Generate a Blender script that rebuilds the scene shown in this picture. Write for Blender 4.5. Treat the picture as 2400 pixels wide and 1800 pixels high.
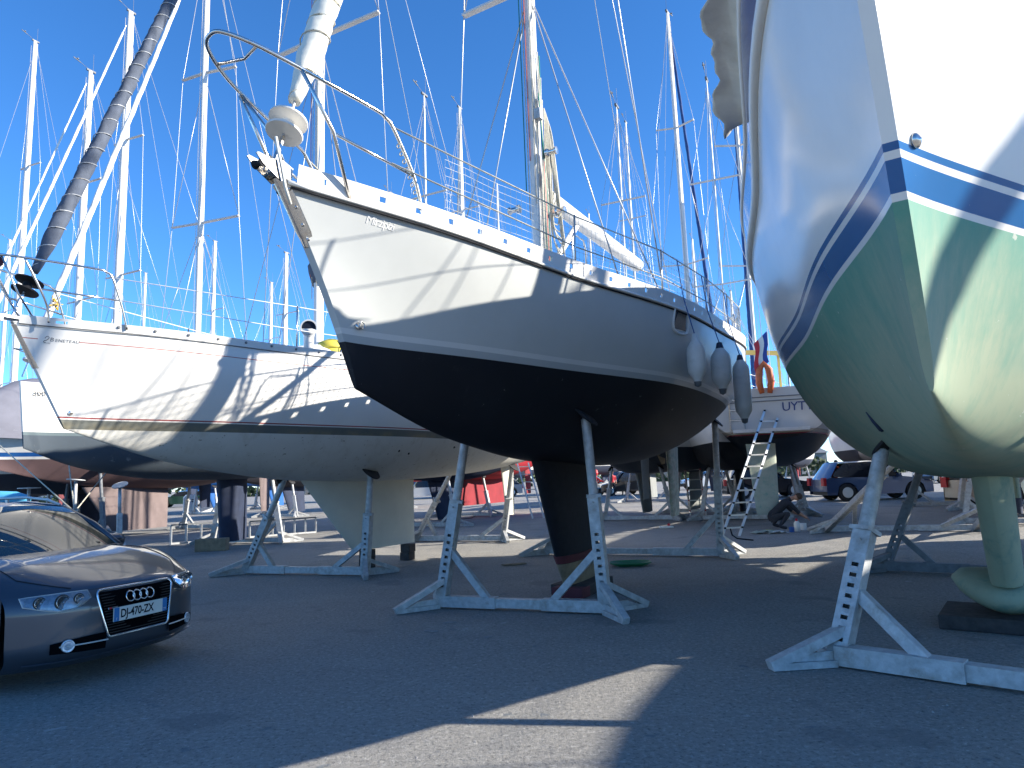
import bpy, bmesh, math, random
import numpy as np
from mathutils import Vector, Matrix, Euler
random.seed(7)
for o in list(bpy.data.objects): bpy.data.objects.remove(o)
SC = bpy.context.scene
COL = SC.collection
R_ = math.radians
# ------------------------------------------------------------------ camera, sky, sun, exposure
F_PX, PITCH, ROLL, EYE = 1650.0, math.atan(221/1650.0), 0.037, 1.5
_fw = Vector((0, math.cos(PITCH), math.sin(PITCH)))
_r0 = Vector((1, 0, 0)); _u0 = Vector((0, -math.sin(PITCH), math.cos(PITCH)))
_rt = _r0*math.cos(ROLL) - _u0*math.sin(ROLL)
_up = _r0*math.sin(ROLL) + _u0*math.cos(ROLL)
cam_d = bpy.data.cameras.new('camera'); cam = bpy.data.objects.new('camera', cam_d); COL.objects.link(cam)
M = Matrix(((_rt.x, _up.x, -_fw.x), (_rt.y, _up.y, -_fw.y), (_rt.z, _up.z, -_fw.z))).to_4x4()
M.translation = Vector((0, 0, EYE)); cam.matrix_world = M
cam_d.sensor_width = 36.0; cam_d.lens = 36.0*F_PX/2400.0
cam_d.clip_start = 0.05; cam_d.clip_end = 3000
SC.camera = cam
SUN_EL, SUN_AZ = R_(24.3), math.atan2(0.9956, -0.0935)      # azimuth measured from +Y towards +X
w = bpy.data.worlds.new('World'); SC.world = w; w.use_nodes = True
nt = w.node_tree; nt.nodes.clear()
sky = nt.nodes.new('ShaderNodeTexSky'); sky.sky_type = 'NISHITA'; sky.sun_disc = False
sky.sun_elevation = SUN_EL; sky.sun_rotation = SUN_AZ
sky.air_density = 0.75; sky.dust_density = 0.0; sky.ozone_density = 6.0; sky.altitude = 300
bg = nt.nodes.new('ShaderNodeBackground'); bg.inputs['Strength'].default_value = 0.135
wo = nt.nodes.new('ShaderNodeOutputWorld')
hs = nt.nodes.new('ShaderNodeHueSaturation'); hs.inputs['Saturation'].default_value = 1.12; hs.inputs['Value'].default_value = 1.0
nt.links.new(sky.outputs[0], hs.inputs['Color']); nt.links.new(hs.outputs[0], bg.inputs[0]); nt.links.new(bg.outputs[0], wo.inputs[0])
sd = bpy.data.lights.new('sun', 'SUN'); so = bpy.data.objects.new('sun', sd); COL.objects.link(so)
sd.energy = 5.0; sd.angle = R_(0.55); sd.color = (1.0, 0.93, 0.82)
SDIR = Vector((math.sin(SUN_AZ)*math.cos(SUN_EL), math.cos(SUN_AZ)*math.cos(SUN_EL), math.sin(SUN_EL)))
so.rotation_euler = SDIR.to_track_quat('Z', 'Y').to_euler()
SC.view_settings.view_transform = 'Standard'; SC.view_settings.look = 'None'
SC.view_settings.gamma = 1.0; SC.view_settings.exposure = 1.25
SC.view_settings.use_curve_mapping = False
SC.cycles.max_bounces = 6; SC.cycles.caustics_reflective = False; SC.cycles.caustics_refractive = False

def at(px, py, Y=None, z=None):
    "the point of the place that lies at distance Y (or height z) in the direction measured at px, py"
    d = _fw + _rt*((px-1200)/F_PX) - _up*((py-900)/F_PX)
    t = Y/d.y if Y is not None else (z-EYE)/d.z
    return Vector((0, 0, EYE)) + d*t

# ------------------------------------------------------------------ materials
def newmat(name):
    m = bpy.data.materials.new(name); m.use_nodes = True
    return m, m.node_tree, m.node_tree.nodes['Principled BSDF']
def N(t, kind, **kw):
    n = t.nodes.new(kind)
    for k, v in kw.items(): setattr(n, k, v)
    return n
def setin(n, **kw):
    for k, v in kw.items(): n.inputs[k.replace('_', ' ')].default_value = v
def pm(name, col, rough=0.5, metal=0.0, var=0.12, vs=3.0, bump=0.0, bs=60.0, coat=0.0, spec=None, stain=None, trans=0.0):
    m, t, b = newmat(name)
    b.inputs['Roughness'].default_value = rough; b.inputs['Metallic'].default_value = metal
    b.inputs['Coat Weight'].default_value = coat; b.inputs['Coat Roughness'].default_value = 0.04
    if spec is not None: b.inputs['Specular IOR Level'].default_value = spec
    if trans: b.inputs['Transmission Weight'].default_value = trans
    tc = N(t, 'ShaderNodeTexCoord')
    n1 = N(t, 'ShaderNodeTexNoise'); setin(n1, Scale=vs, Detail=6.0, Roughness=0.6)
    t.links.new(tc.outputs['Object'], n1.inputs['Vector'])
    mr = N(t, 'ShaderNodeMapRange'); setin(mr, From_Min=0.25, From_Max=0.75, To_Min=1-var, To_Max=1+var)
    t.links.new(n1.outputs['Fac'], mr.inputs['Value'])
    mx = N(t, 'ShaderNodeVectorMath', operation='SCALE')
    mx.inputs[0].default_value = col; t.links.new(mr.outputs[0], mx.inputs['Scale'])
    last = mx.outputs[0]
    if stain:
        sc_, amt, scol = stain
        n2 = N(t, 'ShaderNodeTexNoise'); setin(n2, Scale=sc_, Detail=8.0, Roughness=0.7)
        t.links.new(tc.outputs['Object'], n2.inputs['Vector'])
        r2 = N(t, 'ShaderNodeMapRange'); setin(r2, From_Min=0.52, From_Max=0.68, To_Min=0.0, To_Max=amt)
        t.links.new(n2.outputs['Fac'], r2.inputs['Value'])
        mm = N(t, 'ShaderNodeMix', data_type='RGBA'); mm.inputs[7].default_value = (*scol, 1)
        t.links.new(r2.outputs[0], mm.inputs[0]); t.links.new(last, mm.inputs[6]); last = mm.outputs[2]
    t.links.new(last, b.inputs['Base Color'])
    if bump:
        n3 = N(t, 'ShaderNodeTexNoise'); setin(n3, Scale=bs, Detail=4.0)
        t.links.new(tc.outputs['Object'], n3.inputs['Vector'])
        bp = N(t, 'ShaderNodeBump'); setin(bp, Strength=bump, Distance=0.01)
        t.links.new(n3.outputs['Fac'], bp.inputs['Height']); t.links.new(bp.outputs[0], b.inputs['Normal'])
    return m

def ramp_const(t, stops, lo, hi):
    r = N(t, 'ShaderNodeValToRGB'); cr = r.color_ramp; cr.interpolation = 'CONSTANT'
    stops = sorted(stops, key=lambda s: s[0])
    cr.elements[0].position = 0.0; cr.elements[0].color = (*stops[0][1], 1)
    for i, (p, c) in enumerate(stops[1:]):
        q = (p-lo)/(hi-lo)
        if i == 0: e = cr.elements[1]; e.position = q
        else: e = cr.elements.new(q)
        e.color = (*c, 1)
    return r
def hull_mat(name, bands, dband=None, fade=None, rough_top=0.18, rough_bot=0.75, hsplit=0.0, streak=None, grime=None, peel=None):
    """bands: [(h, colour)] upward from the height above the painted waterline; dband: (d0, d1, colour, x0, gap) a line that follows the sheer"""
    m, t, b = newmat(name)
    A = N(t, 'ShaderNodeAttribute', attribute_name='h'); 
    mr = N(t, 'ShaderNodeMapRange'); setin(mr, From_Min=-2.0, From_Max=2.0)
    t.links.new(A.outputs['Fac'], mr.inputs['Value'])
    rp = ramp_const(t, bands, -2.0, 2.0); t.links.new(mr.outputs[0], rp.inputs[0])
    last = rp.outputs[0]
    tc = N(t, 'ShaderNodeTexCoord')
    if streak:      # vertical weathering streaks and blotches on the bottom paint
        mp = N(t, 'ShaderNodeMapping'); mp.inputs['Scale'].default_value = (5.0, 5.0, 0.9)
        t.links.new(tc.outputs['Object'], mp.inputs[0])
        n = N(t, 'ShaderNodeTexNoise'); setin(n, Scale=1.3, Detail=8.0, Roughness=0.65); t.links.new(mp.outputs[0], n.inputs['Vector'])
        n2 = N(t, 'ShaderNodeTexNoise'); setin(n2, Scale=0.9, Detail=6.0); t.links.new(tc.outputs['Object'], n2.inputs['Vector'])
        for (c, f0, f1, amt, src) in streak:
            r2 = N(t, 'ShaderNodeMapRange'); setin(r2, From_Min=f0, From_Max=f1, To_Min=0.0, To_Max=amt)
            t.links.new((n if src == 's' else n2).outputs['Fac'], r2.inputs['Value'])
            lt = N(t, 'ShaderNodeMath', operation='LESS_THAN'); lt.inputs[1].default_value = hsplit; t.links.new(A.outputs['Fac'], lt.inputs[0])
            ml = N(t, 'ShaderNodeMath', operation='MULTIPLY'); t.links.new(r2.outputs[0], ml.inputs[0]); t.links.new(lt.outputs[0], ml.inputs[1])
            mm = N(t, 'ShaderNodeMix', data_type='RGBA'); mm.inputs[7].default_value = (*c, 1)
            t.links.new(ml.outputs[0], mm.inputs[0]); t.links.new(last, mm.inputs[6]); last = mm.outputs[2]
    if fade:        # fresher paint just under the waterline, worn paler below: (h_low, h_high, colour, amount)
        for (ha, hb, c, am) in fade:
            n = N(t, 'ShaderNodeTexNoise'); setin(n, Scale=1.4, Detail=7.0, Roughness=0.7); t.links.new(tc.outputs['Object'], n.inputs['Vector'])
            mp2 = N(t, 'ShaderNodeMapping'); mp2.inputs['Scale'].default_value = (7.0, 7.0, 0.5); t.links.new(tc.outputs['Object'], mp2.inputs[0])
            n2 = N(t, 'ShaderNodeTexNoise'); setin(n2, Scale=2.0, Detail=8.0, Roughness=0.75); t.links.new(mp2.outputs[0], n2.inputs['Vector'])
            s1 = N(t, 'ShaderNodeMath', operation='ADD'); t.links.new(n.outputs['Fac'], s1.inputs[0]); t.links.new(n2.outputs['Fac'], s1.inputs[1])
            s2 = N(t, 'ShaderNodeMath', operation='MULTIPLY_ADD'); s2.inputs[1].default_value = 0.9; t.links.new(s1.outputs[0], s2.inputs[0]); t.links.new(A.outputs['Fac'], s2.inputs[2])
            r = N(t, 'ShaderNodeMapRange'); setin(r, From_Min=ha+0.9, From_Max=hb+0.9, To_Min=0.0, To_Max=am); t.links.new(s2.outputs[0], r.inputs['Value'])
            lt = N(t, 'ShaderNodeMath', operation='LESS_THAN'); lt.inputs[1].default_value = hsplit; t.links.new(A.outputs['Fac'], lt.inputs[0])
            ml = N(t, 'ShaderNodeMath', operation='MULTIPLY'); t.links.new(r.outputs[0], ml.inputs[0]); t.links.new(lt.outputs[0], ml.inputs[1])
            mm = N(t, 'ShaderNodeMix', data_type='RGBA'); mm.inputs[7].default_value = (*c, 1)
            t.links.new(ml.outputs[0], mm.inputs[0]); t.links.new(last, mm.inputs[6]); last = mm.outputs[2]
    if grime:       # (h0, h1, colour, amount) scum along the boot stripe
        h0, h1, c, amt = grime
        n = N(t, 'ShaderNodeTexNoise'); setin(n, Scale=2.2, Detail=7.0, Roughness=0.7); t.links.new(tc.outputs['Object'], n.inputs['Vector'])
        r2 = N(t, 'ShaderNodeMapRange'); setin(r2, From_Min=0.42, From_Max=0.62, To_Min=0.0, To_Max=amt); t.links.new(n.outputs['Fac'], r2.inputs['Value'])
        r3 = N(t, 'ShaderNodeMapRange'); setin(r3, From_Min=h0, From_Max=h1, To_Min=1.0, To_Max=0.0); t.links.new(A.outputs['Fac'], r3.inputs['Value'])
        g = N(t, 'ShaderNodeMath', operation='GREATER_THAN'); g.inputs[1].default_value = h0; t.links.new(A.outputs['Fac'], g.inputs[0])
        m1 = N(t, 'ShaderNodeMath', operation='MULTIPLY'); t.links.new(r2.outputs[0], m1.inputs[0]); t.links.new(r3.outputs[0], m1.inputs[1])
        m2 = N(t, 'ShaderNodeMath', operation='MULTIPLY'); t.links.new(m1.outputs[0], m2.inputs[0]); t.links.new(g.outputs[0], m2.inputs[1])
        mm = N(t, 'ShaderNodeMix', data_type='RGBA'); mm.inputs[7].default_value = (*c, 1)
        t.links.new(m2.outputs[0], mm.inputs[0]); t.links.new(last, mm.inputs[6]); last = mm.outputs[2]
    if dband:
        D = N(t, 'ShaderNodeAttribute', attribute_name='d'); X = N(t, 'ShaderNodeAttribute', attribute_name='xx')
        for (d0, d1, c, x0, g0, g1) in dband:
            def cmp_(src, op, v):
                k = N(t, 'ShaderNodeMath', operation=op); k.inputs[1].default_value = v; t.links.new(src, k.inputs[0]); return k.outputs[0]
            def mul(a, c2):
                k = N(t, 'ShaderNodeMath', operation='MULTIPLY'); t.links.new(a, k.inputs[0]); t.links.new(c2, k.inputs[1]); return k.outputs[0]
            f = mul(mul(cmp_(D.outputs['Fac'], 'GREATER_THAN', d0), cmp_(D.outputs['Fac'], 'LESS_THAN', d1)), cmp_(X.outputs['Fac'], 'GREATER_THAN', x0))
            if g0 is not None:
                k = N(t, 'ShaderNodeMath', operation='SUBTRACT'); k.inputs[0].default_value = 1.0
                t.links.new(mul(cmp_(X.outputs['Fac'], 'GREATER_THAN', g0), cmp_(X.outputs['Fac'], 'LESS_THAN', g1)), k.inputs[1]); f = mul(f, k.outputs[0])
            mm = N(t, 'ShaderNodeMix', data_type='RGBA'); mm.inputs[7].default_value = (*c, 1)
            t.links.new(f, mm.inputs[0]); t.links.new(last, mm.inputs[6]); last = mm.outputs[2]
    if peel:        # small paint chips
        vs, th, c, hh = peel
        n = N(t, 'ShaderNodeTexNoise'); setin(n, Scale=vs, Detail=5.0, Roughness=0.6); t.links.new(tc.outputs['Object'], n.inputs['Vector'])
        k = N(t, 'ShaderNodeMath', operation='GREATER_THAN'); k.inputs[1].default_value = th; t.links.new(n.outputs['Fac'], k.inputs[0])
        mm = N(t, 'ShaderNodeMix', data_type='RGBA'); mm.inputs[7].default_value = (*c, 1)
        lt = N(t, 'ShaderNodeMath', operation='LESS_THAN'); lt.inputs[1].default_value = hh; t.links.new(A.outputs['Fac'], lt.inputs[0])
        ml = N(t, 'ShaderNodeMath', operation='MULTIPLY'); t.links.new(k.outputs[0], ml.inputs[0]); t.links.new(lt.outputs[0], ml.inputs[1])
        t.links.new(ml.outputs[0], mm.inputs[0]); t.links.new(last, mm.inputs[6]); last = mm.outputs[2]
    # faint overall unevenness
    n = N(t, 'ShaderNodeTexNoise'); setin(n, Scale=0.8, Detail=7.0, Roughness=0.65); t.links.new(tc.outputs['Object'], n.inputs['Vector'])
    r2 = N(t, 'ShaderNodeMapRange'); setin(r2, From_Min=0.3, From_Max=0.7, To_Min=0.93, To_Max=1.05); t.links.new(n.outputs['Fac'], r2.inputs['Value'])
    sc_ = N(t, 'ShaderNodeVectorMath', operation='SCALE'); t.links.new(last, sc_.inputs[0]); t.links.new(r2.outputs[0], sc_.inputs['Scale'])
    t.links.new(sc_.outputs[0], b.inputs['Base Color'])
    rr = N(t, 'ShaderNodeMath', operation='GREATER_THAN'); rr.inputs[1].default_value = hsplit; t.links.new(A.outputs['Fac'], rr.inputs[0])
    r4 = N(t, 'ShaderNodeMapRange'); setin(r4, To_Min=rough_bot, To_Max=rough_top); t.links.new(rr.outputs[0], r4.inputs['Value'])
    t.links.new(r4.outputs[0], b.inputs['Roughness'])
    r5 = N(t, 'ShaderNodeMapRange'); setin(r5, To_Min=0.28, To_Max=0.5); t.links.new(rr.outputs[0], r5.inputs['Value']); t.links.new(r5.outputs[0], b.inputs['Specular IOR Level'])
    # slightly wavy laminate
    n3 = N(t, 'ShaderNodeTexNoise'); setin(n3, Scale=1.6, Detail=2.0); t.links.new(tc.outputs['Object'], n3.inputs['Vector'])
    bp = N(t, 'ShaderNodeBump'); setin(bp, Strength=0.12, Distance=0.01); t.links.new(n3.outputs['Fac'], bp.inputs['Height']); t.links.new(bp.outputs[0], b.inputs['Normal'])
    return m

MT = {}
MT['white'] = pm('white_gelcoat', (0.74, 0.735, 0.71), 0.3, var=0.06, vs=1.5, stain=(5, 0.3, (0.55, 0.5, 0.4)))
MT['deck'] = pm('deck_white', (0.62, 0.62, 0.6), 0.6, var=0.08)
MT['rail'] = pm('painted_toe_rail', (0.72, 0.70, 0.65), 0.42, var=0.06, vs=4)
MT['alu'] = pm('anodised_mast', (0.62, 0.61, 0.58), 0.42, metal=0.25, var=0.08, vs=1.2)
MT['mastw'] = pm('white_painted_mast', (0.64, 0.63, 0.60), 0.38, var=0.06, vs=1.0)
MT['steel'] = pm('polished_stainless', (0.62, 0.60, 0.56), 0.22, metal=1.0, var=0.08, vs=8, stain=(14, 0.4, (0.35, 0.22, 0.12)))
MT['wire'] = pm('rigging_wire', (0.46, 0.46, 0.46), 0.35, metal=0.4, var=0.1, vs=5)
MT['rope'] = pm('weathered_rope', (0.5, 0.47, 0.38), 0.9, var=0.2, vs=30, bump=0.5, bs=150)
MT['ropeblue'] = pm('blue_rope', (0.05, 0.12, 0.3), 0.9, var=0.2, vs=30)
MT['ropered'] = pm('faded_red_rope', (0.55, 0.16, 0.14), 0.9, var=0.2, vs=30)
MT['ropegreen'] = pm('green_rope', (0.02, 0.18, 0.14), 0.9, var=0.2, vs=30)
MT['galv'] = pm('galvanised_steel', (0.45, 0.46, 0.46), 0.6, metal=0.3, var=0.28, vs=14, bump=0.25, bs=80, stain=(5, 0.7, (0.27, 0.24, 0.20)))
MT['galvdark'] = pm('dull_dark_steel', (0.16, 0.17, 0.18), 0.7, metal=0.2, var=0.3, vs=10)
MT['cavity'] = pm('cavity_shade_black', (0.004, 0.004, 0.005), 1.0, spec=0.02)  # flat black that paints the shade inside openings
MT['rubber'] = pm('black_rubber', (0.015, 0.015, 0.017), 0.75, var=0.3, vs=20)
MT['sail'] = pm('cream_furled_sail', (0.72, 0.69, 0.58), 0.8, var=0.1, vs=4, bump=0.25, bs=18)
MT['sailw'] = pm('white_furled_sail', (0.74, 0.72, 0.66), 0.8, var=0.1, vs=3, bump=0.25, bs=14)
MT['sailgrey'] = pm('charcoal_sail_cover', (0.07, 0.085, 0.115), 0.85, var=0.25, vs=6, bump=0.6, bs=14)
MT['sailblue'] = pm('blue_sail_cover', (0.015, 0.06, 0.2), 0.85, var=0.2, vs=6, bump=0.4, bs=14)
MT['cloth'] = pm('grey_spray_cloth', (0.66, 0.66, 0.60), 0.9, var=0.22, vs=3, bump=0.3, bs=10, stain=(2.0, 0.5, (0.5, 0.44, 0.33)))
MT['tarp'] = pm('grey_winter_cover', (0.17, 0.17, 0.20), 0.9, var=0.15, vs=2, bump=0.5, bs=4)
MT['black'] = pm('satin_black', (0.012, 0.013, 0.017), 0.75, spec=.25, var=0.3, vs=12)
MT['navy'] = pm('navy_antifouling', (0.018, 0.028, 0.06), 0.8, var=0.35, vs=3)
MT['blue'] = pm('royal_blue_antifouling', (0.012, 0.10, 0.34), 0.75, var=0.2, vs=2)
MT['red'] = pm('red_antifouling', (0.22, 0.014, 0.022), 0.75, var=0.25, vs=2)
MT['maroon'] = pm('dark_red_antifouling', (0.13, 0.03, 0.035), 0.85, var=0.3, vs=3)
MT['pink'] = pm('faded_pink_antifouling', (0.17, 0.13, 0.125), 0.85, var=0.18, vs=2, stain=(3, 0.5, (0.22, 0.17, 0.17)))
MT['cream'] = pm('cream_antifouling', (0.70, 0.69, 0.60), 0.8, var=0.08, vs=2)
MT['offw'] = pm('offwhite_bottom', (0.56, 0.54, 0.46), 0.75, var=0.1, vs=2)
MT['greenw'] = pm('pale_green_rudder', (0.38, 0.42, 0.34), 0.75, var=0.15, vs=4, stain=(10, 0.7, (0.16, 0.33, 0.28)))
MT['peel'] = pm('peeling_green_white_paint', (0.30, 0.31, 0.26), 0.8, var=0.35, vs=12, stain=(9, 1.0, (0.10, 0.24, 0.19)))
MT['greybot'] = pm('grey_primer', (0.22, 0.23, 0.22), 0.8, var=0.12, vs=3)
MT['glass'] = pm('dark_acrylic_window', (0.012, 0.014, 0.018), 0.08, var=0.1)
MT['fender'] = pm('grey_vinyl_fender', (0.66, 0.65, 0.62), 0.45, var=0.08, vs=6, stain=(5, 0.35, (0.32, 0.32, 0.28)))
MT['fendcap'] = pm('fender_end', (0.02, 0.03, 0.06), 0.6, var=0.3)
MT['wood'] = pm('weathered_timber', (0.25, 0.19, 0.12), 0.9, var=0.35, vs=8, bump=0.6, bs=30)
MT['darkwood'] = pm('dark_wet_timber', (0.06, 0.05, 0.045), 0.9, var=0.5, vs=9, bump=0.6, bs=30)
MT['yellow'] = pm('yellow_plastic', (0.62, 0.52, 0.07), 0.6, var=0.1)
MT['yelpaint'] = pm('yellow_painted_beam', (0.62, 0.42, 0.10), 0.6, var=0.15)
MT['orange'] = pm('orange_vinyl', (0.55, 0.12, 0.03), 0.6, var=0.3, vs=14, stain=(8, 0.6, (0.3, 0.09, 0.04)))
MT['bluecan'] = pm('blue_container', (0.02, 0.10, 0.34), 0.6, var=0.1)
MT['redplastic'] = pm('red_plastic', (0.5, 0.02, 0.03), 0.5, var=0.1)
MT['ladder'] = pm('aluminium_ladder', (0.56, 0.56, 0.53), 0.38, metal=0.6, var=0.12, vs=6)
MT['radome'] = pm('yellowed_buoy', (0.62, 0.56, 0.42), 0.6, var=0.12, vs=5, stain=(4, 0.5, (0.42, 0.33, 0.2)))
MT['greenhose'] = pm('green_hose', (0.01, 0.16, 0.06), 0.5, var=0.1)
MT['skin'] = pm('skin', (0.45, 0.24, 0.16), 0.6, var=0.08)
MT['jeans'] = pm('blue_denim', (0.07, 0.11, 0.19), 0.9, var=0.25, vs=14)
MT['dark'] = pm('dark_clothing', (0.025, 0.027, 0.035), 0.9, var=0.3, vs=10)
MT['orangecloth'] = pm('orange_shirt', (0.75, 0.10, 0.03), 0.85, var=0.15, vs=9)
MT['hair'] = pm('brown_hair', (0.06, 0.035, 0.02), 0.8, var=0.3, vs=30)
MT['ground'] = None

# ------------------------------------------------------------------ mesh builder and tagging
class MB:
    def __init__(s): s.v = []; s.f = []
    def add(s, vs, fs):
        o = len(s.v); s.v += [tuple(p) for p in vs]; s.f += [tuple(i+o for i in f) for f in fs]; return s
    def box(s, c, d, rot=None):
        hx, hy, hz = d[0]/2, d[1]/2, d[2]/2
        vs = [Vector((x, y, z)) for x in (-hx, hx) for y in (-hy, hy) for z in (-hz, hz)]
        if rot is not None:
            m = Euler(rot).to_matrix() if not isinstance(rot, Matrix) else rot
            vs = [m @ v for v in vs]
        return s.add([v+Vector(c) for v in vs], [(0, 1, 3, 2), (4, 6, 7, 5), (0, 4, 5, 1), (2, 3, 7, 6), (0, 2, 6, 4), (1, 5, 7, 3)])
    def bar(s, a, b, w, h=None, up=(0, 0, 1), cap=True):
        a = Vector(a); b = Vector(b); h = h or w; d = (b-a)
        if d.length < 1e-6: return s
        d.normalize(); u = Vector(up)
        if abs(d.dot(u)) > 0.98: u = Vector((0, 1, 0))
        sx = d.cross(u).normalized(); sy = sx.cross(d).normalized()
        vs = [p + sx*(i*w/2) + sy*(j*h/2) for p in (a, b) for i, j in ((-1, -1), (1, -1), (1, 1), (-1, 1))]
        fs = [(0, 1, 5, 4), (1, 2, 6, 5), (2, 3, 7, 6), (3, 0, 4, 7)]
        if cap: fs += [(3, 2, 1, 0), (4, 5, 6, 7)]
        return s.add(vs, fs)
    def tube(s, pts, r, n=8, closed=False, cap=True):
        pts = [Vector(p) for p in pts]; L = len(pts)
        rs = [r]*L if not hasattr(r, '__len__') else list(r)
        T = []
        for i in range(L):
            a = pts[(i-1) % L] if (closed or i > 0) else pts[i]; b = pts[(i+1) % L] if (closed or i < L-1) else pts[i]
            d = b-a; T.append(d.normalized() if d.length > 1e-9 else Vector((0, 0, 1)))
        u = Vector((0, 0, 1)) if abs(T[0].z) < 0.9 else Vector((1, 0, 0))
        u = (u - T[0]*u.dot(T[0])).normalized(); vs = []
        for i in range(L):
            u = u - T[i]*u.dot(T[i]); u.normalize(); v = T[i].cross(u)
            for k in range(n):
                an = 2*math.pi*k/n; vs.append(pts[i] + (u*math.cos(an) + v*math.sin(an))*rs[i])
        fs = []
        for i in range(L if closed else L-1):
            j = (i+1) % L
            for k in range(n):
                k2 = (k+1) % n; fs.append((i*n+k, i*n+k2, j*n+k2, j*n+k))
        if cap and not closed: fs += [tuple(range(n-1, -1, -1)), tuple((L-1)*n+k for k in range(n))]
        return s.add(vs, fs)
    def lathe(s, prof, n=16, c=(0, 0, 0), axis=(0, 0, 1)):
        q = Vector((0, 0, 1)).rotation_difference(Vector(axis)).to_matrix(); c = Vector(c); vs = []
        for (r, z) in prof:
            for k in range(n):
                an = 2*math.pi*k/n; vs.append(q @ Vector((r*math.cos(an), r*math.sin(an), z)) + c)
        fs = [(i*n+k, i*n+(k+1) % n, (i+1)*n+(k+1) % n, (i+1)*n+k) for i in range(len(prof)-1) for k in range(n)]
        fs += [tuple(range(n-1, -1, -1)), tuple((len(prof)-1)*n+k for k in range(n))]
        return s.add(vs, fs)
    def prism(s, poly, d, off=(0, 0, 0)):
        "poly of 3D points extruded by vector d"
        d = Vector(d); a = [Vector(p)+Vector(off) for p in poly]; n = len(a)
        return s.add(a + [p+d for p in a], [tuple(range(n-1, -1, -1)), tuple(range(n, 2*n))] + [(i, (i+1) % n, n+(i+1) % n, n+i) for i in range(n)])
    def grid(s, P):
        nu = len(P); nv = len(P[0])
        return s.add([p for r in P for p in r], [(i*nv+j, i*nv+j+1, (i+1)*nv+j+1, (i+1)*nv+j) for i in range(nu-1) for j in range(nv-1)])
    def build(s, name, mat, parent=None, smooth=False, kind=None, sharp=None):
        me = bpy.data.meshes.new(name); me.from_pydata(s.v, [], s.f); me.update()
        me.materials.append(MT[mat] if isinstance(mat, str) else mat)
        if smooth:
            me.polygons.foreach_set('use_smooth', [True]*len(me.polygons))
            if sharp: me.set_sharp_from_angle(angle=R_(sharp))
        o = bpy.data.objects.new(name, me); COL.objects.link(o)
        if parent: o.parent = parent
        if kind: o['kind'] = kind
        return o
def tag(o, label, cat, group=None, kind=None):
    o['label'] = label; o['category'] = cat
    if group: o['group'] = group
    if kind: o['kind'] = kind
    return o
def thing(name, label, cat, loc=(0, 0, 0), rz=0.0, group=None):
    o = bpy.data.objects.new(name, None); COL.objects.link(o); o.location = loc; o.rotation_euler = (0, 0, rz)
    o.empty_display_size = 0.3
    return tag(o, label, cat, group)
def mod_bevel(o, w=0.008, seg=2):
    b = o.modifiers.new('bevel', 'BEVEL'); b.width = w; b.segments = seg; b.limit_method = 'ANGLE'; return o
def copy_tree(o, parent=None):
    c = o.copy(); COL.objects.link(c); c.parent = parent
    for ch in list(o.children): copy_tree(ch, c)
    return c
def text_mesh(txt, size, fn, name, mat, parent, spacing=1.0, bold=0.0):
    "lettering: a font curve turned into mesh, every vertex mapped by fn(x, y) onto its surface"
    cu = bpy.data.curves.new('lettering', 'FONT'); cu.body = txt; cu.size = size; cu.space_character = spacing; cu.resolution_u = 3; cu.offset = bold
    ob = bpy.data.objects.new('lettering', cu); COL.objects.link(ob)
    dg = bpy.context.evaluated_depsgraph_get(); me = bpy.data.meshes.new_from_object(ob.evaluated_get(dg))
    COL.objects.unlink(ob); bpy.data.objects.remove(ob)
    me.name = name; me.materials.clear(); me.materials.append(MT[mat] if isinstance(mat, str) else mat)
    for v in me.vertices: v.co = fn(v.co.x, v.co.y)
    me.update(); o = bpy.data.objects.new(name, me); COL.objects.link(o)
    if parent: o.parent = parent
    return o
def arc(p0, p1, sag, n=8):
    "rope hanging between two points"
    p0 = Vector(p0); p1 = Vector(p1)
    return [p0.lerp(p1, i/n) - Vector((0, 0, sag*4*(i/n)*(1-i/n))) for i in range(n+1)]
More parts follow.
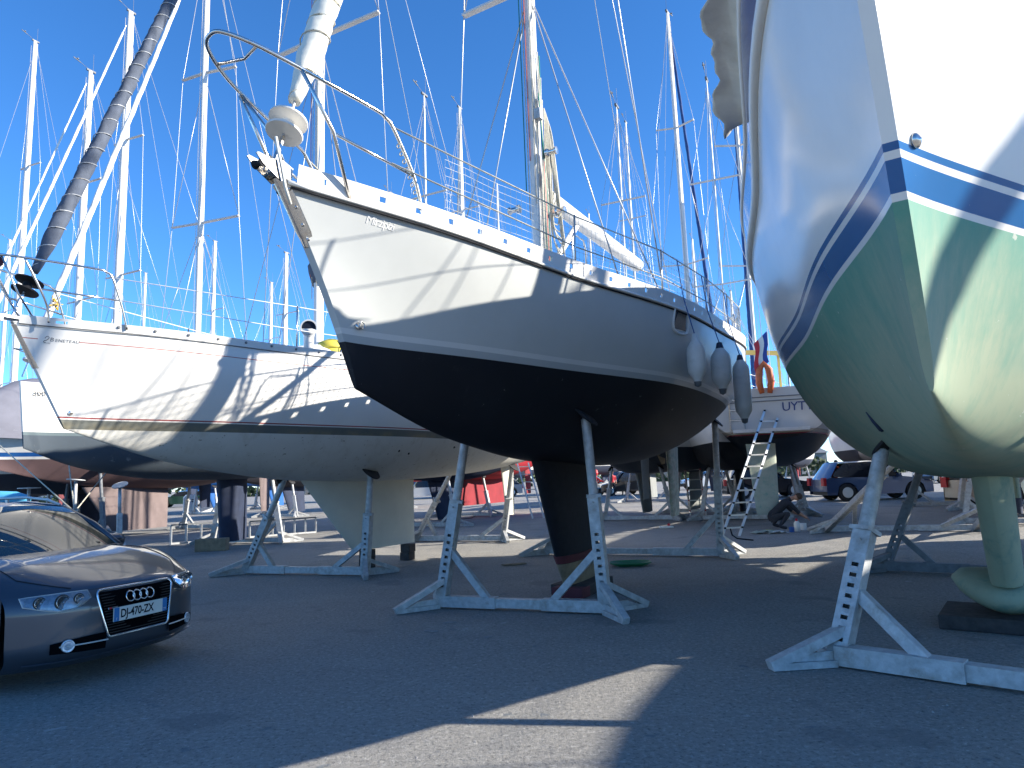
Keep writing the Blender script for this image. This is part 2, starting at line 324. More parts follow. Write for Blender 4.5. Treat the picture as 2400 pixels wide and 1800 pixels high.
# ------------------------------------------------------------------ ground
def make_ground():
    m, t, b = newmat('worn_asphalt')
    tc = N(t, 'ShaderNodeTexCoord')
    def noise(s, d=6.0, r=0.6):
        n = N(t, 'ShaderNodeTexNoise'); setin(n, Scale=s, Detail=d, Roughness=r); t.links.new(tc.outputs['Object'], n.inputs['Vector']); return n.outputs['Fac']
    def mixc(f, a, c, amt=1.0):
        mm = N(t, 'ShaderNodeMix', data_type='RGBA')
        t.links.new(f, mm.inputs[0]); t.links.new(a, mm.inputs[6]); mm.inputs[7].default_value = (*c, 1); return mm.outputs[2]
    def rng(v, a, b_, c, d):
        r = N(t, 'ShaderNodeMapRange'); setin(r, From_Min=a, From_Max=b_, To_Min=c, To_Max=d); t.links.new(v, r.inputs['Value']); return r.outputs[0]
    base = N(t, 'ShaderNodeRGB'); base.outputs[0].default_value = (0.27, 0.258, 0.232, 1)
    c = base.outputs[0]
    c = mixc(rng(noise(0.22, 6), 0.42, 0.62, 0, 0.6), c, (0.20, 0.195, 0.182))
    c = mixc(rng(noise(0.9, 8, 0.7), 0.5, 0.68, 0, 0.55), c, (0.34, 0.325, 0.29))
    c = mixc(rng(noise(1.9, 7, 0.75), 0.56, 0.70, 0, 0.6), c, (0.155, 0.15, 0.145))
    c = mixc(rng(noise(24, 5, 0.8), 0.50, 0.66, 0, 0.85), c, (0.42, 0.405, 0.37))
    c = mixc(rng(noise(31, 5, 0.8), 0.52, 0.66, 0, 0.9), c, (0.07, 0.069, 0.068))
    v = N(t, 'ShaderNodeTexVoronoi'); setin(v, Scale=9.0); t.links.new(tc.outputs['Object'], v.inputs['Vector'])
    c = mixc(rng(v.outputs['Distance'], 0.04, 0.075, 0.9, 0.0), c, (0.5, 0.48, 0.43))
    # cracks and old seams
    n5 = N(t, 'ShaderNodeTexNoise'); setin(n5, Scale=1.3, Detail=5.0); t.links.new(tc.outputs['Object'], n5.inputs['Vector'])
    ad = N(t, 'ShaderNodeMix', data_type='VECTOR'); ad.inputs[0].default_value = 0.35; t.links.new(tc.outputs['Object'], ad.inputs[4]); t.links.new(n5.outputs['Color'], ad.inputs[5])
    v2 = N(t, 'ShaderNodeTexVoronoi', feature='DISTANCE_TO_EDGE'); setin(v2, Scale=0.42); t.links.new(ad.outputs[1], v2.inputs['Vector'])
    crack = rng(v2.outputs['Distance'], 0.0, 0.004, 0.16, 0.0)
    c = mixc(crack, c, (0.06, 0.06, 0.06))
    # drips of bottom paint and oil
    for sc_, lo, col_, am in ((0.75, 0.60, (0.15, 0.147, 0.145), 0.5), (3.3, 0.66, (0.10, 0.13, 0.16), 0.6), (4.1, 0.68, (0.42, 0.42, 0.40), 0.6)):
        c = mixc(rng(noise(sc_, 4, 0.6), lo, lo+.04, 0, am), c, col_)
    t.links.new(c, b.inputs['Base Color']); b.inputs['Roughness'].default_value = 0.9
    bp = N(t, 'ShaderNodeBump'); setin(bp, Strength=1.0, Distance=0.02); t.links.new(noise(28, 6, 0.8), bp.inputs['Height'])
    bp2 = N(t, 'ShaderNodeBump'); setin(bp2, Strength=0.6, Distance=0.05); t.links.new(noise(1.6, 5), bp2.inputs['Height']); t.links.new(bp.outputs[0], bp2.inputs['Normal'])
    t.links.new(bp2.outputs[0], b.inputs['Normal'])
    MT['ground'] = m
    g = MB(); g.add([(-1500, -1500, 0), (1500, -1500, 0), (1500, 1500, 0), (-1500, 1500, 0)], [(0, 1, 2, 3)])
    o = g.build('ground', 'ground'); o['kind'] = 'structure'
make_ground()

# ------------------------------------------------------------------ boats
def pch(xs, ys, x):
    xs = np.array(xs, float); ys = np.array(ys, float); m = np.gradient(ys, xs)
    i = np.clip(np.searchsorted(xs, x)-1, 0, len(xs)-2); h = xs[i+1]-xs[i]; t = (x-xs[i])/h
    return (2*t**3-3*t**2+1)*ys[i]+(t**3-2*t**2+t)*h*m[i]+(-2*t**3+3*t**2)*ys[i+1]+(t**3-t**2)*h*m[i+1]
class Hull:
    """round-bilge yacht hull: local x runs aft from the stem head, y across, z up from the ground"""
    def __init__(s, q, nu=64, nv=26):
        s.q = q; g = q.get
        u = np.linspace(0, 1, nu)[:, None]; t = np.linspace(0, 1, nv)[None]*np.pi/2
        zs = q['zs0']+(q['zs1']-q['zs0'])*u-q['sag']*4*u*(1-u)
        bp_, b1 = q['B'], q['b1']
        b = bp_*pch([0, .1, .25, .42, .6, .8, 1], [0, b1, .3+b1*1.02, .94, 1, .94, q['bt']], u)
        zf, zm, ztr = q['zf'], q['zm'], q['ztr']
        zk = pch([0, .08, .2, .4, .6, .8, 1], [zf, zf-(zf-zm)*.45, zf-(zf-zm)*.8, zm, zm+.03, zm+(ztr-zm)*.42, ztr], u)
        e = q['e0']+(q['e1']-q['e0'])*np.clip(u/.4, 0, 1)**.7
        w0 = q.get('w0', 0.012)
        y = b*np.cos(t)**e + w0*(1-u)**6*(1-(t/(np.pi/2))**6); dd = np.sin(t)**e
        z = zs-(zs-zk)*dd
        sx = np.clip((q['zs0']-z)/(q['zs0']-zf), -.2, 3)
        xs = q['xf']*sx+q['bulge']*4*sx*(1-np.clip(sx, 0, 1))
        x = xs*(1-u)+u*(q['L']+q['xt']*(zs-z))
        s.x, s.y, s.z = x, y, z; s.nu, s.nv = nu, nv
    def mesh(s, mat, parent):
        P = []; h = []; d = []; q = s.q
        for side in (1, -1):
            for i in range(s.nu):
                for j in range(s.nv):
                    P.append((s.x[i, j], side*s.y[i, j], s.z[i, j])); h.append(s.z[i, j]-(q['zwl']+q['tw']*s.x[i, j])); d.append(s.z[i, 0]-s.z[i, j])
        n = s.nu*s.nv; f = []
        for k in (0, 1):
            for i in range(s.nu-1):
                for j in range(s.nv-1):
                    a = k*n+i*s.nv+j; qd = (a, a+1, a+s.nv+1, a+s.nv)
                    f.append(qd if k == 1 else qd[::-1])
        for j in range(s.nv-1): f.append((j, j+1, n+j+1, n+j))          # stem band
        e = (s.nu-1)*s.nv
        me = bpy.data.meshes.new('hull')
        # transom
        for j in range(s.nv-1): f.append((e+j+1, e+j, n+e+j, n+e+j+1))
        # keel line
        for i in range(s.nu-1): f.append((i*s.nv+s.nv-1, (i+1)*s.nv+s.nv-1, n+(i+1)*s.nv+s.nv-1, n+i*s.nv+s.nv-1))
        me.from_pydata(P, [], f); me.update(); me.materials.append(mat)
        me.polygons.foreach_set('use_smooth', [True]*len(me.polygons)); me.set_sharp_from_angle(angle=R_(32))
        for nm, vals in (('h', h), ('d', d), ('xx', [p[0] for p in P])):
            a = me.attributes.new(nm, 'FLOAT', 'POINT'); a.data.foreach_set('value', vals)
        o = bpy.data.objects.new('hull', me); COL.objects.link(o); o.parent = parent
        return o
    def sheer(s, x):
        "half breadth and height of the sheer at local x"
        return float(np.interp(x, s.x[:, 0], s.y[:, 0])), float(np.interp(x, s.x[:, 0], s.z[:, 0]))
    def y_at(s, x, z):
        xs = []; ys = []
        for i in range(s.nu):
            zz = s.z[i]; 
            if z > zz[0] or z < zz[-1]: continue
            xs.append(float(np.interp(-z, -zz, s.x[i]))); ys.append(float(np.interp(-z, -zz, s.y[i])))
        o = np.argsort(xs); return float(np.interp(x, np.array(xs)[o], np.array(ys)[o]))
    def z_at(s, x, y):
        "height of the bottom at local x and half breadth y"
        xs = []; zs = []
        for i in range(s.nu):
            k = int(np.argmax(s.y[i])); yy = s.y[i, k:]; 
            if yy[0] < y: continue
            xs.append(float(np.interp(-y, -yy, s.x[i, k:]))); zs.append(float(np.interp(-y, -yy, s.z[i, k:])))
        if not xs: return float(s.z.min())
        o = np.argsort(xs); return float(np.interp(x, np.array(xs)[o], np.array(zs)[o]))

def foil(name, mat, parent, top, bot, th=0.12, n=9, tb=None):
    """a keel or rudder blade: top and bottom chords ((x0, z0), (x1, z1)), rounded leading edge"""
    g = MB(); rows = []; K = 6
    for k in range(K+1):
        f = k/K; (a0, a1) = top; (b0, b1) = bot; tt = th*(1-f)+(tb if tb is not None else th*0.75)*f
        p0 = (a0[0]*(1-f)+b0[0]*f, a0[1]*(1-f)+b0[1]*f); p1 = (a1[0]*(1-f)+b1[0]*f, a1[1]*(1-f)+b1[1]*f)
        row = []
        cs = [0.5*(1-math.cos(math.pi*i/n)) for i in range(n+1)]
        def wd(c): return max(0.004, tt/2*6.7*(0.2969*math.sqrt(max(c, 0))-0.126*c-0.3516*c*c+0.2843*c**3-0.1015*c**4)*1.5)
        for c in cs: row.append((p0[0]+(p1[0]-p0[0])*c, wd(c), p0[1]+(p1[1]-p0[1])*c))
        for c in cs[::-1]: row.append((p0[0]+(p1[0]-p0[0])*c, -wd(c), p0[1]+(p1[1]-p0[1])*c))
        rows.append(row)
    m = len(rows[0])
    g.add([p for r in rows for p in r], [(i*m+j, (i+1)*m+j, (i+1)*m+(j+1) % m, i*m+(j+1) % m) for i in range(K) for j in range(m)])
    g.f.append(tuple(range(K*m, (K+1)*m))); g.f.append(tuple(range(m-1, -1, -1)))
    return g.build(name, mat, parent, smooth=True, sharp=50)

def rail_strip(H, x0, x1, h, side, step=0.06, slots=None, off=0.0, lean=0.02, th=0.012, z0=-0.02, name='toe_rail', mat='rail', parent=None):
    "perforated aluminium toe rail standing on the sheer: real oval openings left between the strips"
    xs = np.arange(x0, x1+1e-6, step); rows = []
    zz = [z0, z0+(h-z0)*0.36, z0+(h-z0)*0.66, h]
    for x in xs:
        b, z = H.sheer(x); b2, _ = H.sheer(x+0.05)
        rows.append([(x, side*(b+off+lean*k/3), z+zz[k]) for k in range(4)])
    g = MB(); g.v = [p for r in rows for p in r]
    for i in range(len(xs)-1):
        for j in range(3):
            if j == 1 and slots and slots(i, float(xs[i])): continue
            g.f.append((i*4+j, i*4+j+1, (i+1)*4+j+1, (i+1)*4+j))
    o = g.build(name, mat, parent, smooth=False)
    s = o.modifiers.new('thick', 'SOLIDIFY'); s.thickness = th; s.offset = 0
    return o

def spreader(mb, x, z, half, side, rake=0.15, w=0.10, t=0.03, up=0.12):
    a = Vector((x, 0, z)); b = Vector((x+rake, side*half, z+up*half))
    mb.bar(a, b, w, t)
def rig(root, H, mx, mtop, opts):
    "mast with spreaders and all standing rigging, every wire a part"
    r = opts.get('mr', 0.085); rake = opts.get('rake', 0.1); mat = opts.get('mastmat', 'mastw'); wr = opts.get('wr', 0.006)
    b, zd = H.sheer(mx); zd += 0.10
    base = Vector((mx, 0, zd-0.05)); top = Vector((mx+rake, 0, mtop))
    g = MB(); n = 12; 
    vs = []; K = 7
    for k in range(K+1):
        f = k/K; p = base.lerp(top, f); rr = r*(1 if f < .75 else 1-.35*(f-.75)/.25)
        for i in range(n):
            a = 2*math.pi*i/n; vs.append((p.x+rr*1.25*math.cos(a), rr*0.85*math.sin(a), p.z))
    fs = [(k*n+i, k*n+(i+1) % n, (k+1)*n+(i+1) % n, (k+1)*n+i) for k in range(K) for i in range(n)]
    fs += [tuple(range(n-1, -1, -1)), tuple(K*n+i for i in range(n))]
    g.add(vs, fs); mast = g.build('mast', mat, root, smooth=True, sharp=50)
    sl = MB(); sl.bar(base+Vector((r*1.25+.008, 0, 0.6)), top+Vector((r*1.0+.008, 0, -0.1)), 0.028, 0.02); sl.build('sail_track', 'black' if opts.get('dark_track') else 'galv', mast)
    L = mtop-zd; sps = opts.get('spreaders', [(0.36, 0.95), (0.68, 0.8)]); tips = {1: [], -1: []}
    chx = mx+opts.get('chain', 0.15); chb, chz = H.sheer(chx); chb -= opts.get('chin', 0.08)
    for (f, half) in sps:
        z = zd+L*f
        for sd_ in (1, -1):
            s = MB(); xx = mx+rake*f; spreader(s, xx, z, half, sd_, up=opts.get('spup', 0.08)); s.build('spreader', 'galv' if opts.get('dspr') else mat, mast)
            tips[sd_].append(Vector((xx+0.15, sd_*half, z+opts.get('spup', 0.08)*half)))
    def wire(nm, pts, rad=wr, mt='wire'): MB().tube(pts, rad, 5).build(nm, mt, root, smooth=True)
    hf = opts.get('hound', 0.97)
    hd_ = base.lerp(top, hf)
    for sd_ in (1, -1):
        wire('cap_shroud', [Vector((chx, sd_*chb, chz))]+tips[sd_]+[hd_])
        if tips[sd_]:
            fz = zd+L*sps[0][0]-0.1
            wire('lower_shroud', [Vector((chx+0.25, sd_*(chb-.05), chz)), Vector((mx+rake*sps[0][0], 0, fz))])
            if opts.get('fwd_lower', True): wire('lower_shroud', [Vector((chx-0.75, sd_*(H.sheer(chx-.75)[0]-.12), chz)), Vector((mx+rake*sps[0][0], 0, fz))])
            if len(tips[sd_]) > 1: wire('intermediate_shroud', [tips[sd_][0], Vector((mx+rake*sps[1][0], 0, zd+L*sps[1][0]-.1))])
    bx_, bz_ = H.q['L']-0.15, H.sheer(H.q['L'])[1]
    if opts.get('backstay', True):
        for sd_ in ((1, -1) if opts.get('split') else (0,)):
            wire('backstay', [top, Vector((bx_, sd_*H.sheer(bx_)[0]*.8, bz_+.05))])
    # masthead gear
    mh = MB(); mh.box((top.x+.02, 0, top.z+.02), (0.34, 0.07, 0.07)); mh.tube([top+Vector((0.1, 0, 0)), top+Vector((0.1, 0, 0.75))], 0.006, 5)
    mh.tube([top+Vector((-.05, 0, .05)), top+Vector((-.5, 0, .22))], 0.008, 5); mh.tube([top+Vector((-.66, 0, .26)), top+Vector((-.38, 0, .17))], 0.02, 5)
    mh.lathe([(0.0, 0), (0.05, .01), (0.05, .04), (0, .05)], 6, top+Vector((-.5, 0, .24))); mh.build('masthead_gear', 'galvdark', mast)
    # halyards lying along the mast
    for k, (mt, oy) in enumerate(opts.get('halyards', [('rope', .05), ('rope', -.06)])):
        wire('halyard', [Vector((mx-r*1.3, oy, zd+1.2+.2*k)), Vector((mx-r*1.4+rake*.5, oy*1.2, zd+L*.5)), Vector((mx+rake-r*1.3, oy, mtop-.3))], 0.007, mt)
    fs_ = opts.get('furl')
    if fs_:
        f0 = Vector((opts.get('fx', 0.06), 0, H.sheer(0.1)[1]+opts.get('fz', 0.15))); f1 = base.lerp(top, opts.get('ftop', 0.96))+Vector((-r*1.3, 0, 0))
        d = (f1-f0).normalized(); z0 = fs_[1]; r0 = fs_[2]
        pts = []; rs = []; K = 46; random.seed(int(mx*100)+int(mtop*10))
        for k in range(K+1):
            f = k/K; p = (f0+d*z0).lerp(f1-d*0.4, f); base_r = r0*min(1, .45+f*14)*(1-.55*f)
            pts.append(p); rs.append(base_r*(1+0.05*math.sin(k*1.3)))
        # rolled cloth: spiral edge and irregular creases
        KK = 220; nn = 22; uu = Vector((0, 1, 0)); vv = d.cross(uu).normalized(); a0 = f0+d*z0; b0 = f1-d*0.4; V = []
        ph = [random.uniform(0, 6) for _ in range(6)]
        for k in range(KK+1):
            f = k/KK; p = a0.lerp(b0, f); br = r0*min(1, .45+f*14)*(1-.45*f); turns = f*(b0-a0).length*fs_[6] if len(fs_) > 6 else f*(b0-a0).length*1.1
            for i in range(nn):
                a = 2*math.pi*i/nn; q = (a/(2*math.pi)+turns) % 1.0
                r_ = br*(.94+.09*q+.05*math.sin(f*160+ph[0]+2*a)*math.sin(f*57+ph[1])+.05*math.sin(3*a+f*90+ph[2])+.035*math.sin(f*333+a*5+ph[3]))
                V.append(p+(uu*math.cos(a)+vv*math.sin(a))*r_)
        g = MB(); g.add(V, [(k*nn+i, k*nn+(i+1) % nn, (k+1)*nn+(i+1) % nn, (k+1)*nn+i) for k in range(KK) for i in range(nn)]+[tuple(range(nn-1, -1, -1)), tuple(KK*nn+i for i in range(nn))])
        s = g.build('furled_jib', fs_[0], root, smooth=True)
        MB().tube([f0, f1], 0.012, 6).build('forestay', 'wire', root)
        if fs_[3]:      # spiral lashing
            sp = []; tot = fs_[3]
            for k in range(tot*14+1):
                f = k/(tot*14); L2 = fs_[4]*f; p = f0+d*(z0+L2); kk = min(K, int(L2/((f1-f0).length-z0-.4)*K)); rr = rs[kk]*1.03+.004
                uu = Vector((0, 1, 0)); vv = d.cross(uu); a = k/14*2*math.pi; sp.append(p+uu*math.cos(a)*rr+vv*math.sin(a)*rr)
            MB().tube(sp, 0.006, 5).build('lashing', fs_[5] if len(fs_) > 5 else 'rope', s)
        dr = opts.get('drum', 'rail'); c = f0+d*0.30
        if opts.get('bigdrum'):
            pr = [(0.03, -.02), (0.14, -.015), (0.145, 0), (0.05, .015), (0.05, .10), (0.15, .115), (0.15, .13), (0.03, .14)]
        else: pr = [(0.03, -.02), (0.11, -.015), (0.115, .02), (0.06, .03), (0.06, .09), (0.11, .10), (0.11, .12), (0.03, .14)]
        dd = MB().lathe(pr, 20, c, d).build('furler_drum', dr, root, smooth=True, sharp=35)
        MB().bar(f0-d*0.05, f0+d*0.26, 0.035, 0.02).build('link_plate', 'steel', root)
    else: wire('forestay', [Vector((0.06, 0, H.sheer(0.1)[1]+.05)), hd_])
    if opts.get('boom'):
        bm, bl, bzz, bmat, br = opts['boom']
        p0 = Vector((mx+r*1.3, 0, bzz)); p1 = Vector((mx+bl, opts.get('bswing', 0), bzz+bm))
        g = MB(); 
        if opts.get('stack'):   # sail flaked on the boom under a cover
            K = 14; pts = [p0.lerp(p1, k/K)+Vector((0, 0, .12)) for k in range(K+1)]; rs = [opts['stack'][1]*(1.15-.75*k/K)*(1+.08*math.sin(k*2.3)) for k in range(K+1)]
            MB().tube(pts, rs, 10).build('sail_cover', opts['stack'][0], root, smooth=True)
        MB().tube([p0, p0.lerp(p1, .5), p1], br, 10).build('boom', bmat, root, smooth=True, sharp=50)
        wire('topping_lift', [p1, top+Vector((.1, 0, -.1))], 0.005, 'rope')
        wire('mainsheet', [p1.lerp(p0, .2), Vector((mx+bl*.85, 0, zd+.1))], 0.008, 'rope')
    return mast
def cabin(root, H, x0, x1, hw, hh, mat='white', wins=3):
    n = 14; rows = []
    for k in range(n+1):
        f = k/n; x = x0+(x1-x0)*f; b, z = H.sheer(x); w = min(hw*min(1, .35+f*3.0), b*.72); h = hh*min(1, f*3.2+.04)*(1 if f < .93 else (1-f)/.07*.6+.4)
        rows.append([(x, -w, z-.05), (x, -w*.97, z+h*.55), (x, -w*.8, z+h*.92), (x, -w*.4, z+h*1.02), (x, 0, z+h*1.06), (x, w*.4, z+h*1.02), (x, w*.8, z+h*.92), (x, w*.97, z+h*.55), (x, w, z-.05)])
    g = MB(); g.grid(rows); g.f.append(tuple(range(len(g.v)-9, len(g.v))))
    c = g.build('coachroof', mat, root, smooth=True, sharp=50)
    for k in range(wins):
        xa = x0+(x1-x0)*(.3+.6*k/wins); xb = xa+(x1-x0)*.5/wins
        for sd_ in (1, -1):
            w = hw; b, z = H.sheer((xa+xb)/2); w = min(hw, b*.72)
            MB().prism([(xa, sd_*(w+.0), z+hh*.2), (xb, sd_*(w+.0), z+hh*.2), (xb-.05, sd_*(w*.985), z+hh*.5), (xa+.05, sd_*(w*.985), z+hh*.5)], (0, sd_*.012, 0)).build('window', 'glass', c)
    return c
def deck(root, H, mat='deck'):
    rows = []
    for i in range(0, H.nu, 2):
        b = H.y[i, 0]; x = H.x[i, 0]; z = H.z[i, 0]-.02
        rows.append([(x, b*k*.995, z+.06*(1-k*k)*b/1.7) for k in (-1, -.6, -.25, 0, .25, .6, 1)])
    return MB().grid(rows).build('deck', mat, root, smooth=True)
def lifelines(root, H, xs, x0, x1, h=0.6, sides=(1, -1), rad=0.0045, mat='steel', inn=0.06, lean=0.0, mid=True, wmat='wire', start=None):
    for sd_ in sides:
        for x in xs:
            b, z = H.sheer(x)
            MB().tube([(x, sd_*(b-inn), z-.02), (x, sd_*(b-inn+lean), z+h)], 0.012, 8).build('stanchion', mat, root, smooth=True)
        for hh in ((h, h*.5) if mid else (h,)):
            pts = []
            if start: pts.append(Vector((start[0], sd_*start[1], start[2] if hh == h else start[3])))
            for x in [x0]*(not start)+list(xs)+[x1]:
                b, z = H.sheer(x); pts.append(Vector((x, sd_*(b-inn+lean*hh/h), z+hh-.01)))
            MB().tube(pts, rad, 6).build('lifeline', wmat, root, smooth=True)
def boat_root(name, label, q, group=None):
    a = Vector((math.sin(q['hd']), math.cos(q['hd'])))
    return thing(name, label, 'sailboat', (q['bx'], q['by'], 0), math.pi/2-q['hd'], group)
def w2l(root, p):
    "world point to the thing's local frame"
    c, s = math.cos(root.rotation_euler.z), math.sin(root.rotation_euler.z); d = Vector(p)-root.location
    return Vector((c*d.x+s*d.y, -s*d.x+c*d.y, d.z))
def l2w(root, p):
    c, s = math.cos(root.rotation_euler.z), math.sin(root.rotation_euler.z); p = Vector(p)
    return Vector((c*p.x-s*p.y, s*p.x+c*p.y, p.z))+root.location
QC = dict(bx=-1.712, by=5.021, hd=.511, L=10.916, zs0=3.799, zs1=3.806, sag=.318, B=1.743, bt=.618, zf=2.276, zm=1.657, ztr=2.738, xf=.858, e0=1.616, e1=.918, xt=-.129, b1=.321, zwl=2.661, tw=-.016, bulge=.064, w0=.035)
QL = dict(bx=-5.594, by=7.716, hd=.498, L=11.7, zs0=3.458, zs1=3.70, sag=.168, B=1.74, bt=.55, zf=2.27, zm=1.549, ztr=1.99, xf=.625, e0=1.562, e1=.70, xt=.4, b1=.376, zwl=2.273, tw=-.005, bulge=0, w0=.03)
QR = dict(bx=1.091, by=2.061, hd=.636, L=12.891, zs0=4.462, zs1=3.979, sag=.178, B=2.169, bt=.701, zf=1.81, zm=1.327, ztr=2.65, xf=1.26, e0=1.141, e1=.771, xt=.111, b1=.292, zwl=2.574, tw=.003, bulge=.014, w0=.03)

# ================= the grey-white sloop in the middle
def middle_sloop():
    root = boat_root('sailboat', 'pale grey sloop with black bottom and perforated white toe rail, propped up in the centre', QC)
    H = Hull(QC, 72, 30)
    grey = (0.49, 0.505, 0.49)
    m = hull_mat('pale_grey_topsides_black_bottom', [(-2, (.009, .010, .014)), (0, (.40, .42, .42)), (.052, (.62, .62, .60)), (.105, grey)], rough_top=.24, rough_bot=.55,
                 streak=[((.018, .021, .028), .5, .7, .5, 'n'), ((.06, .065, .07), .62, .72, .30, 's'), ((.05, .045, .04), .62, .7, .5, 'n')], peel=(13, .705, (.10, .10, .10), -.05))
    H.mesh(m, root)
    dk = deck(root, H)
    # toe rail, gunwale mouldings
    for s in (-1, 1):
        big = lambda i, x: (0.30 <= x <= 0.40)
        rail_strip(H, 0.12, 10.8, .135, s, .05, lambda i, x: (.22 < x < .31) or (i % 6 == 0 and x > .7), parent=root)
        g = MB(); pts = [(x, s*(H.sheer(x)[0]+.012), H.sheer(x)[1]-.03) for x in np.arange(.05, 10.9, .15)]
        g2 = MB().tube(pts, .016, 8).build('rubbing_strake', 'rail', root, smooth=True)
        pts = [(x, s*(H.sheer(x)[0]+.004), H.sheer(x)[1]-.058) for x in np.arange(.08, 10.9, .15)]
        MB().tube(pts, .009, 6).build('rail_seam', 'black', root, smooth=True)
    # stem head fitting with bow roller and stem plate
    g = MB(); 
    for s in (-1, 1):
        g.prism([(-.17, s*.045, 3.84), (-.23, s*.045, 3.895), (-.21, s*.045, 3.91), (-.10, s*.045, 3.90), (.02, s*.045, 3.93), (.12, s*.045, 3.90), (.10, s*.045, 3.80), (.0, s*.045, 3.76)], (0, s*.008, 0))
    g.box((0, 0, 3.80), (.16, .09, .012)); st = g.build('stem_head_fitting', 'steel', root)
    MB().lathe([(.035, -.045), (.02, 0), (.035, .045)], 14, (-.16, 0, 3.85), (0, 1, 0)).build('bow_roller', 'black', st)
    g = MB(); pr = []
    zs = [3.79, 3.70, 3.58, 3.45, 3.34]
    for z in zs:
        sx = (QC['zs0']-z)/(QC['zs0']-QC['zf']); x = QC['xf']*sx+QC['bulge']*4*sx*(1-sx); wv = .055 if z > 3.4 else .02
        pr.append([(x+.05, -wv-.012, z), (x-.012, -wv*.7, z), (x-.022, 0, z), (x-.012, wv*.7, z), (x+.05, wv+.012, z)])
    g.grid(pr); g.build('stem_plate', 'steel', root, smooth=True)
    g = MB()
    for z in (3.72, 3.60, 3.48, 3.38):
        sx = (QC['zs0']-z)/(QC['zs0']-QC['zf']); x = QC['xf']*sx+.03; g.lathe([(.0, 0), (.014, .004), (.014, .012), (0, .02)], 8, (x, -.055, z), (-.2, -1, 0))
    g.build('bolt_heads', 'steel', root, kind='stuff')
    # anchor lead strap
    MB().tube([(-.03, -.03, 4.10), (-.05, -.075, 3.98), (-.02, -.08, 3.86), (.02, -.075, 3.72), (.08, -.07, 3.60)], .012, 6).build('strap', 'cloth', root, smooth=True)
    # padeye on the bow
    zz = 2.79; yy = H.y_at(.80, zz)
    MB().lathe([(0, -.002), (.035, 0), (.03, .012), (0, .014)], 12, (.80, -yy, zz), (-.35, -1, .2)).tube([Vector((.80, -yy-.03, zz))+Vector((.03*math.cos(a), -.01, .03*math.sin(a))) for a in np.linspace(0, 6.28, 9)[:-1]], .006, 6, closed=True).build('bow_eye', 'steel', root, smooth=True)
    # pulpit
    tr = .0155
    def smoothp(P, n=6):
        P = [Vector(p) for p in P]; out = []
        for i in range(len(P)-1):
            p0 = P[max(i-1, 0)]; p1 = P[i]; p2 = P[i+1]; p3 = P[min(i+2, len(P)-1)]
            for k in range(n):
                t = k/n; out.append(.5*((2*p1)+(p2-p0)*t+(2*p0-5*p1+4*p2-p3)*t*t+(3*p1-p0-3*p2+p3)*t**3))
        out.append(P[-1]); return out
    top = [(1.16, -.50, 3.74), (1.05, -.50, 4.05), (.80, -.49, 4.38), (.70, -.48, 4.45), (.55, -.47, 4.47), (-.07, -.33, 4.53), (-.38, -.21, 4.59), (-.54, -.07, 4.645), (-.57, .02, 4.65), (-.52, .13, 4.635), (-.36, .22, 4.59), (-.08, .32, 4.55), (.5, .45, 4.48), (.70, .48, 4.45), (.80, .49, 4.38), (1.05, .50, 4.05), (1.16, .50, 3.74)]
    p = MB().tube(smoothp(top, 5), tr, 10); pulp = p.build('pulpit', 'steel', root, smooth=True)
    for s in (-1, 1):
        MB().tube([(-.07, s*.33, 4.53), (.23, s*.36, 4.16), (.51, s*.27, 3.72)], tr, 10).build('pulpit_leg', 'steel', pulp, smooth=True)
        MB().tube([(.23, s*.345, 4.16), (1.04, s*.50, 4.07)], tr*.85, 8).build('pulpit_midrail', 'steel', pulp, smooth=True)
        if s > 0: MB().tube([(-.06, s*.32, 4.53), (.10, s*.14, 4.20), (.24, s*.10, 3.9)], tr*.85, 8).build('pulpit_leg', 'steel', pulp, smooth=True)
    MB().tube([(-.37, -.21, 4.59), (-.30, 0, 4.60), (-.37, .22, 4.59)], tr*.85, 8).build('pulpit_crossbar', 'steel', pulp, smooth=True)
    xs = [3.0, 4.5, 6.0, 7.3, 8.6, 9.9]
    lifelines(root, H, xs, 1.1, 10.7, .66, start=(.76, .49, 4.40, 4.08), rad=.008, wmat='rope', lean=.02)
    # weathered lashings on the pulpit leg
    for k in range(9): MB().tube([Vector((1.12-.035*k, -.50, 3.82+.055*k))+Vector((0, .02*math.cos(a), .02*math.sin(a))) for a in np.linspace(0, 6.28, 7)[:-1]], .005, 5, closed=True).build('lashing', 'rope', pulp)
    # safety netting along both guard rails
    for s in (-1, 1):
        g = MB(); cell = .068; x0, x1 = 1.35, 10.4; nn = int((x1-x0)/cell)
        def q_(x, k): b, z = H.sheer(x); return Vector((x, s*(b-.055+.02*k/8+.006*math.sin(x*9)), z+.06+.072*k+.008*math.sin(x*5+k)))
        for i in range(nn+1):
            x = x0+i*cell; g.tube([q_(x, 0), q_(x, 4), q_(x, 8)], .0020 if s < 0 else .0034, 3, cap=False)
        for k in range(0, 9):
            g.tube([q_(x0+i*cell*3, k) for i in range(nn//3+1)], .0020 if s < 0 else .0034, 3, cap=False)
        g.build('safety_netting', 'ropeblue' if s > 0 else 'cloth', root, kind='stuff')
    # rig
    rig(root, H, 4.35, 17.0, dict(mr=.085, rake=.05, wr=.0095, dark_track=True, halyards=[('rope', .05), ('rope', -.05), ('ropegreen', .09), ('rope', -.09), ('ropered', .02)],
        furl=('sail', .62, .105, 17, 3.4, 'rope', 1.6), fx=-.02, fz=.12, bigdrum=True, drum='rail', boom=(-.05, 3.9, 5.24, 'mastw', .115), spreaders=[(.34, 1.15), (.66, .95)], chain=.25))
    # mast gear: coiled halyards, winches
    random.seed(3)
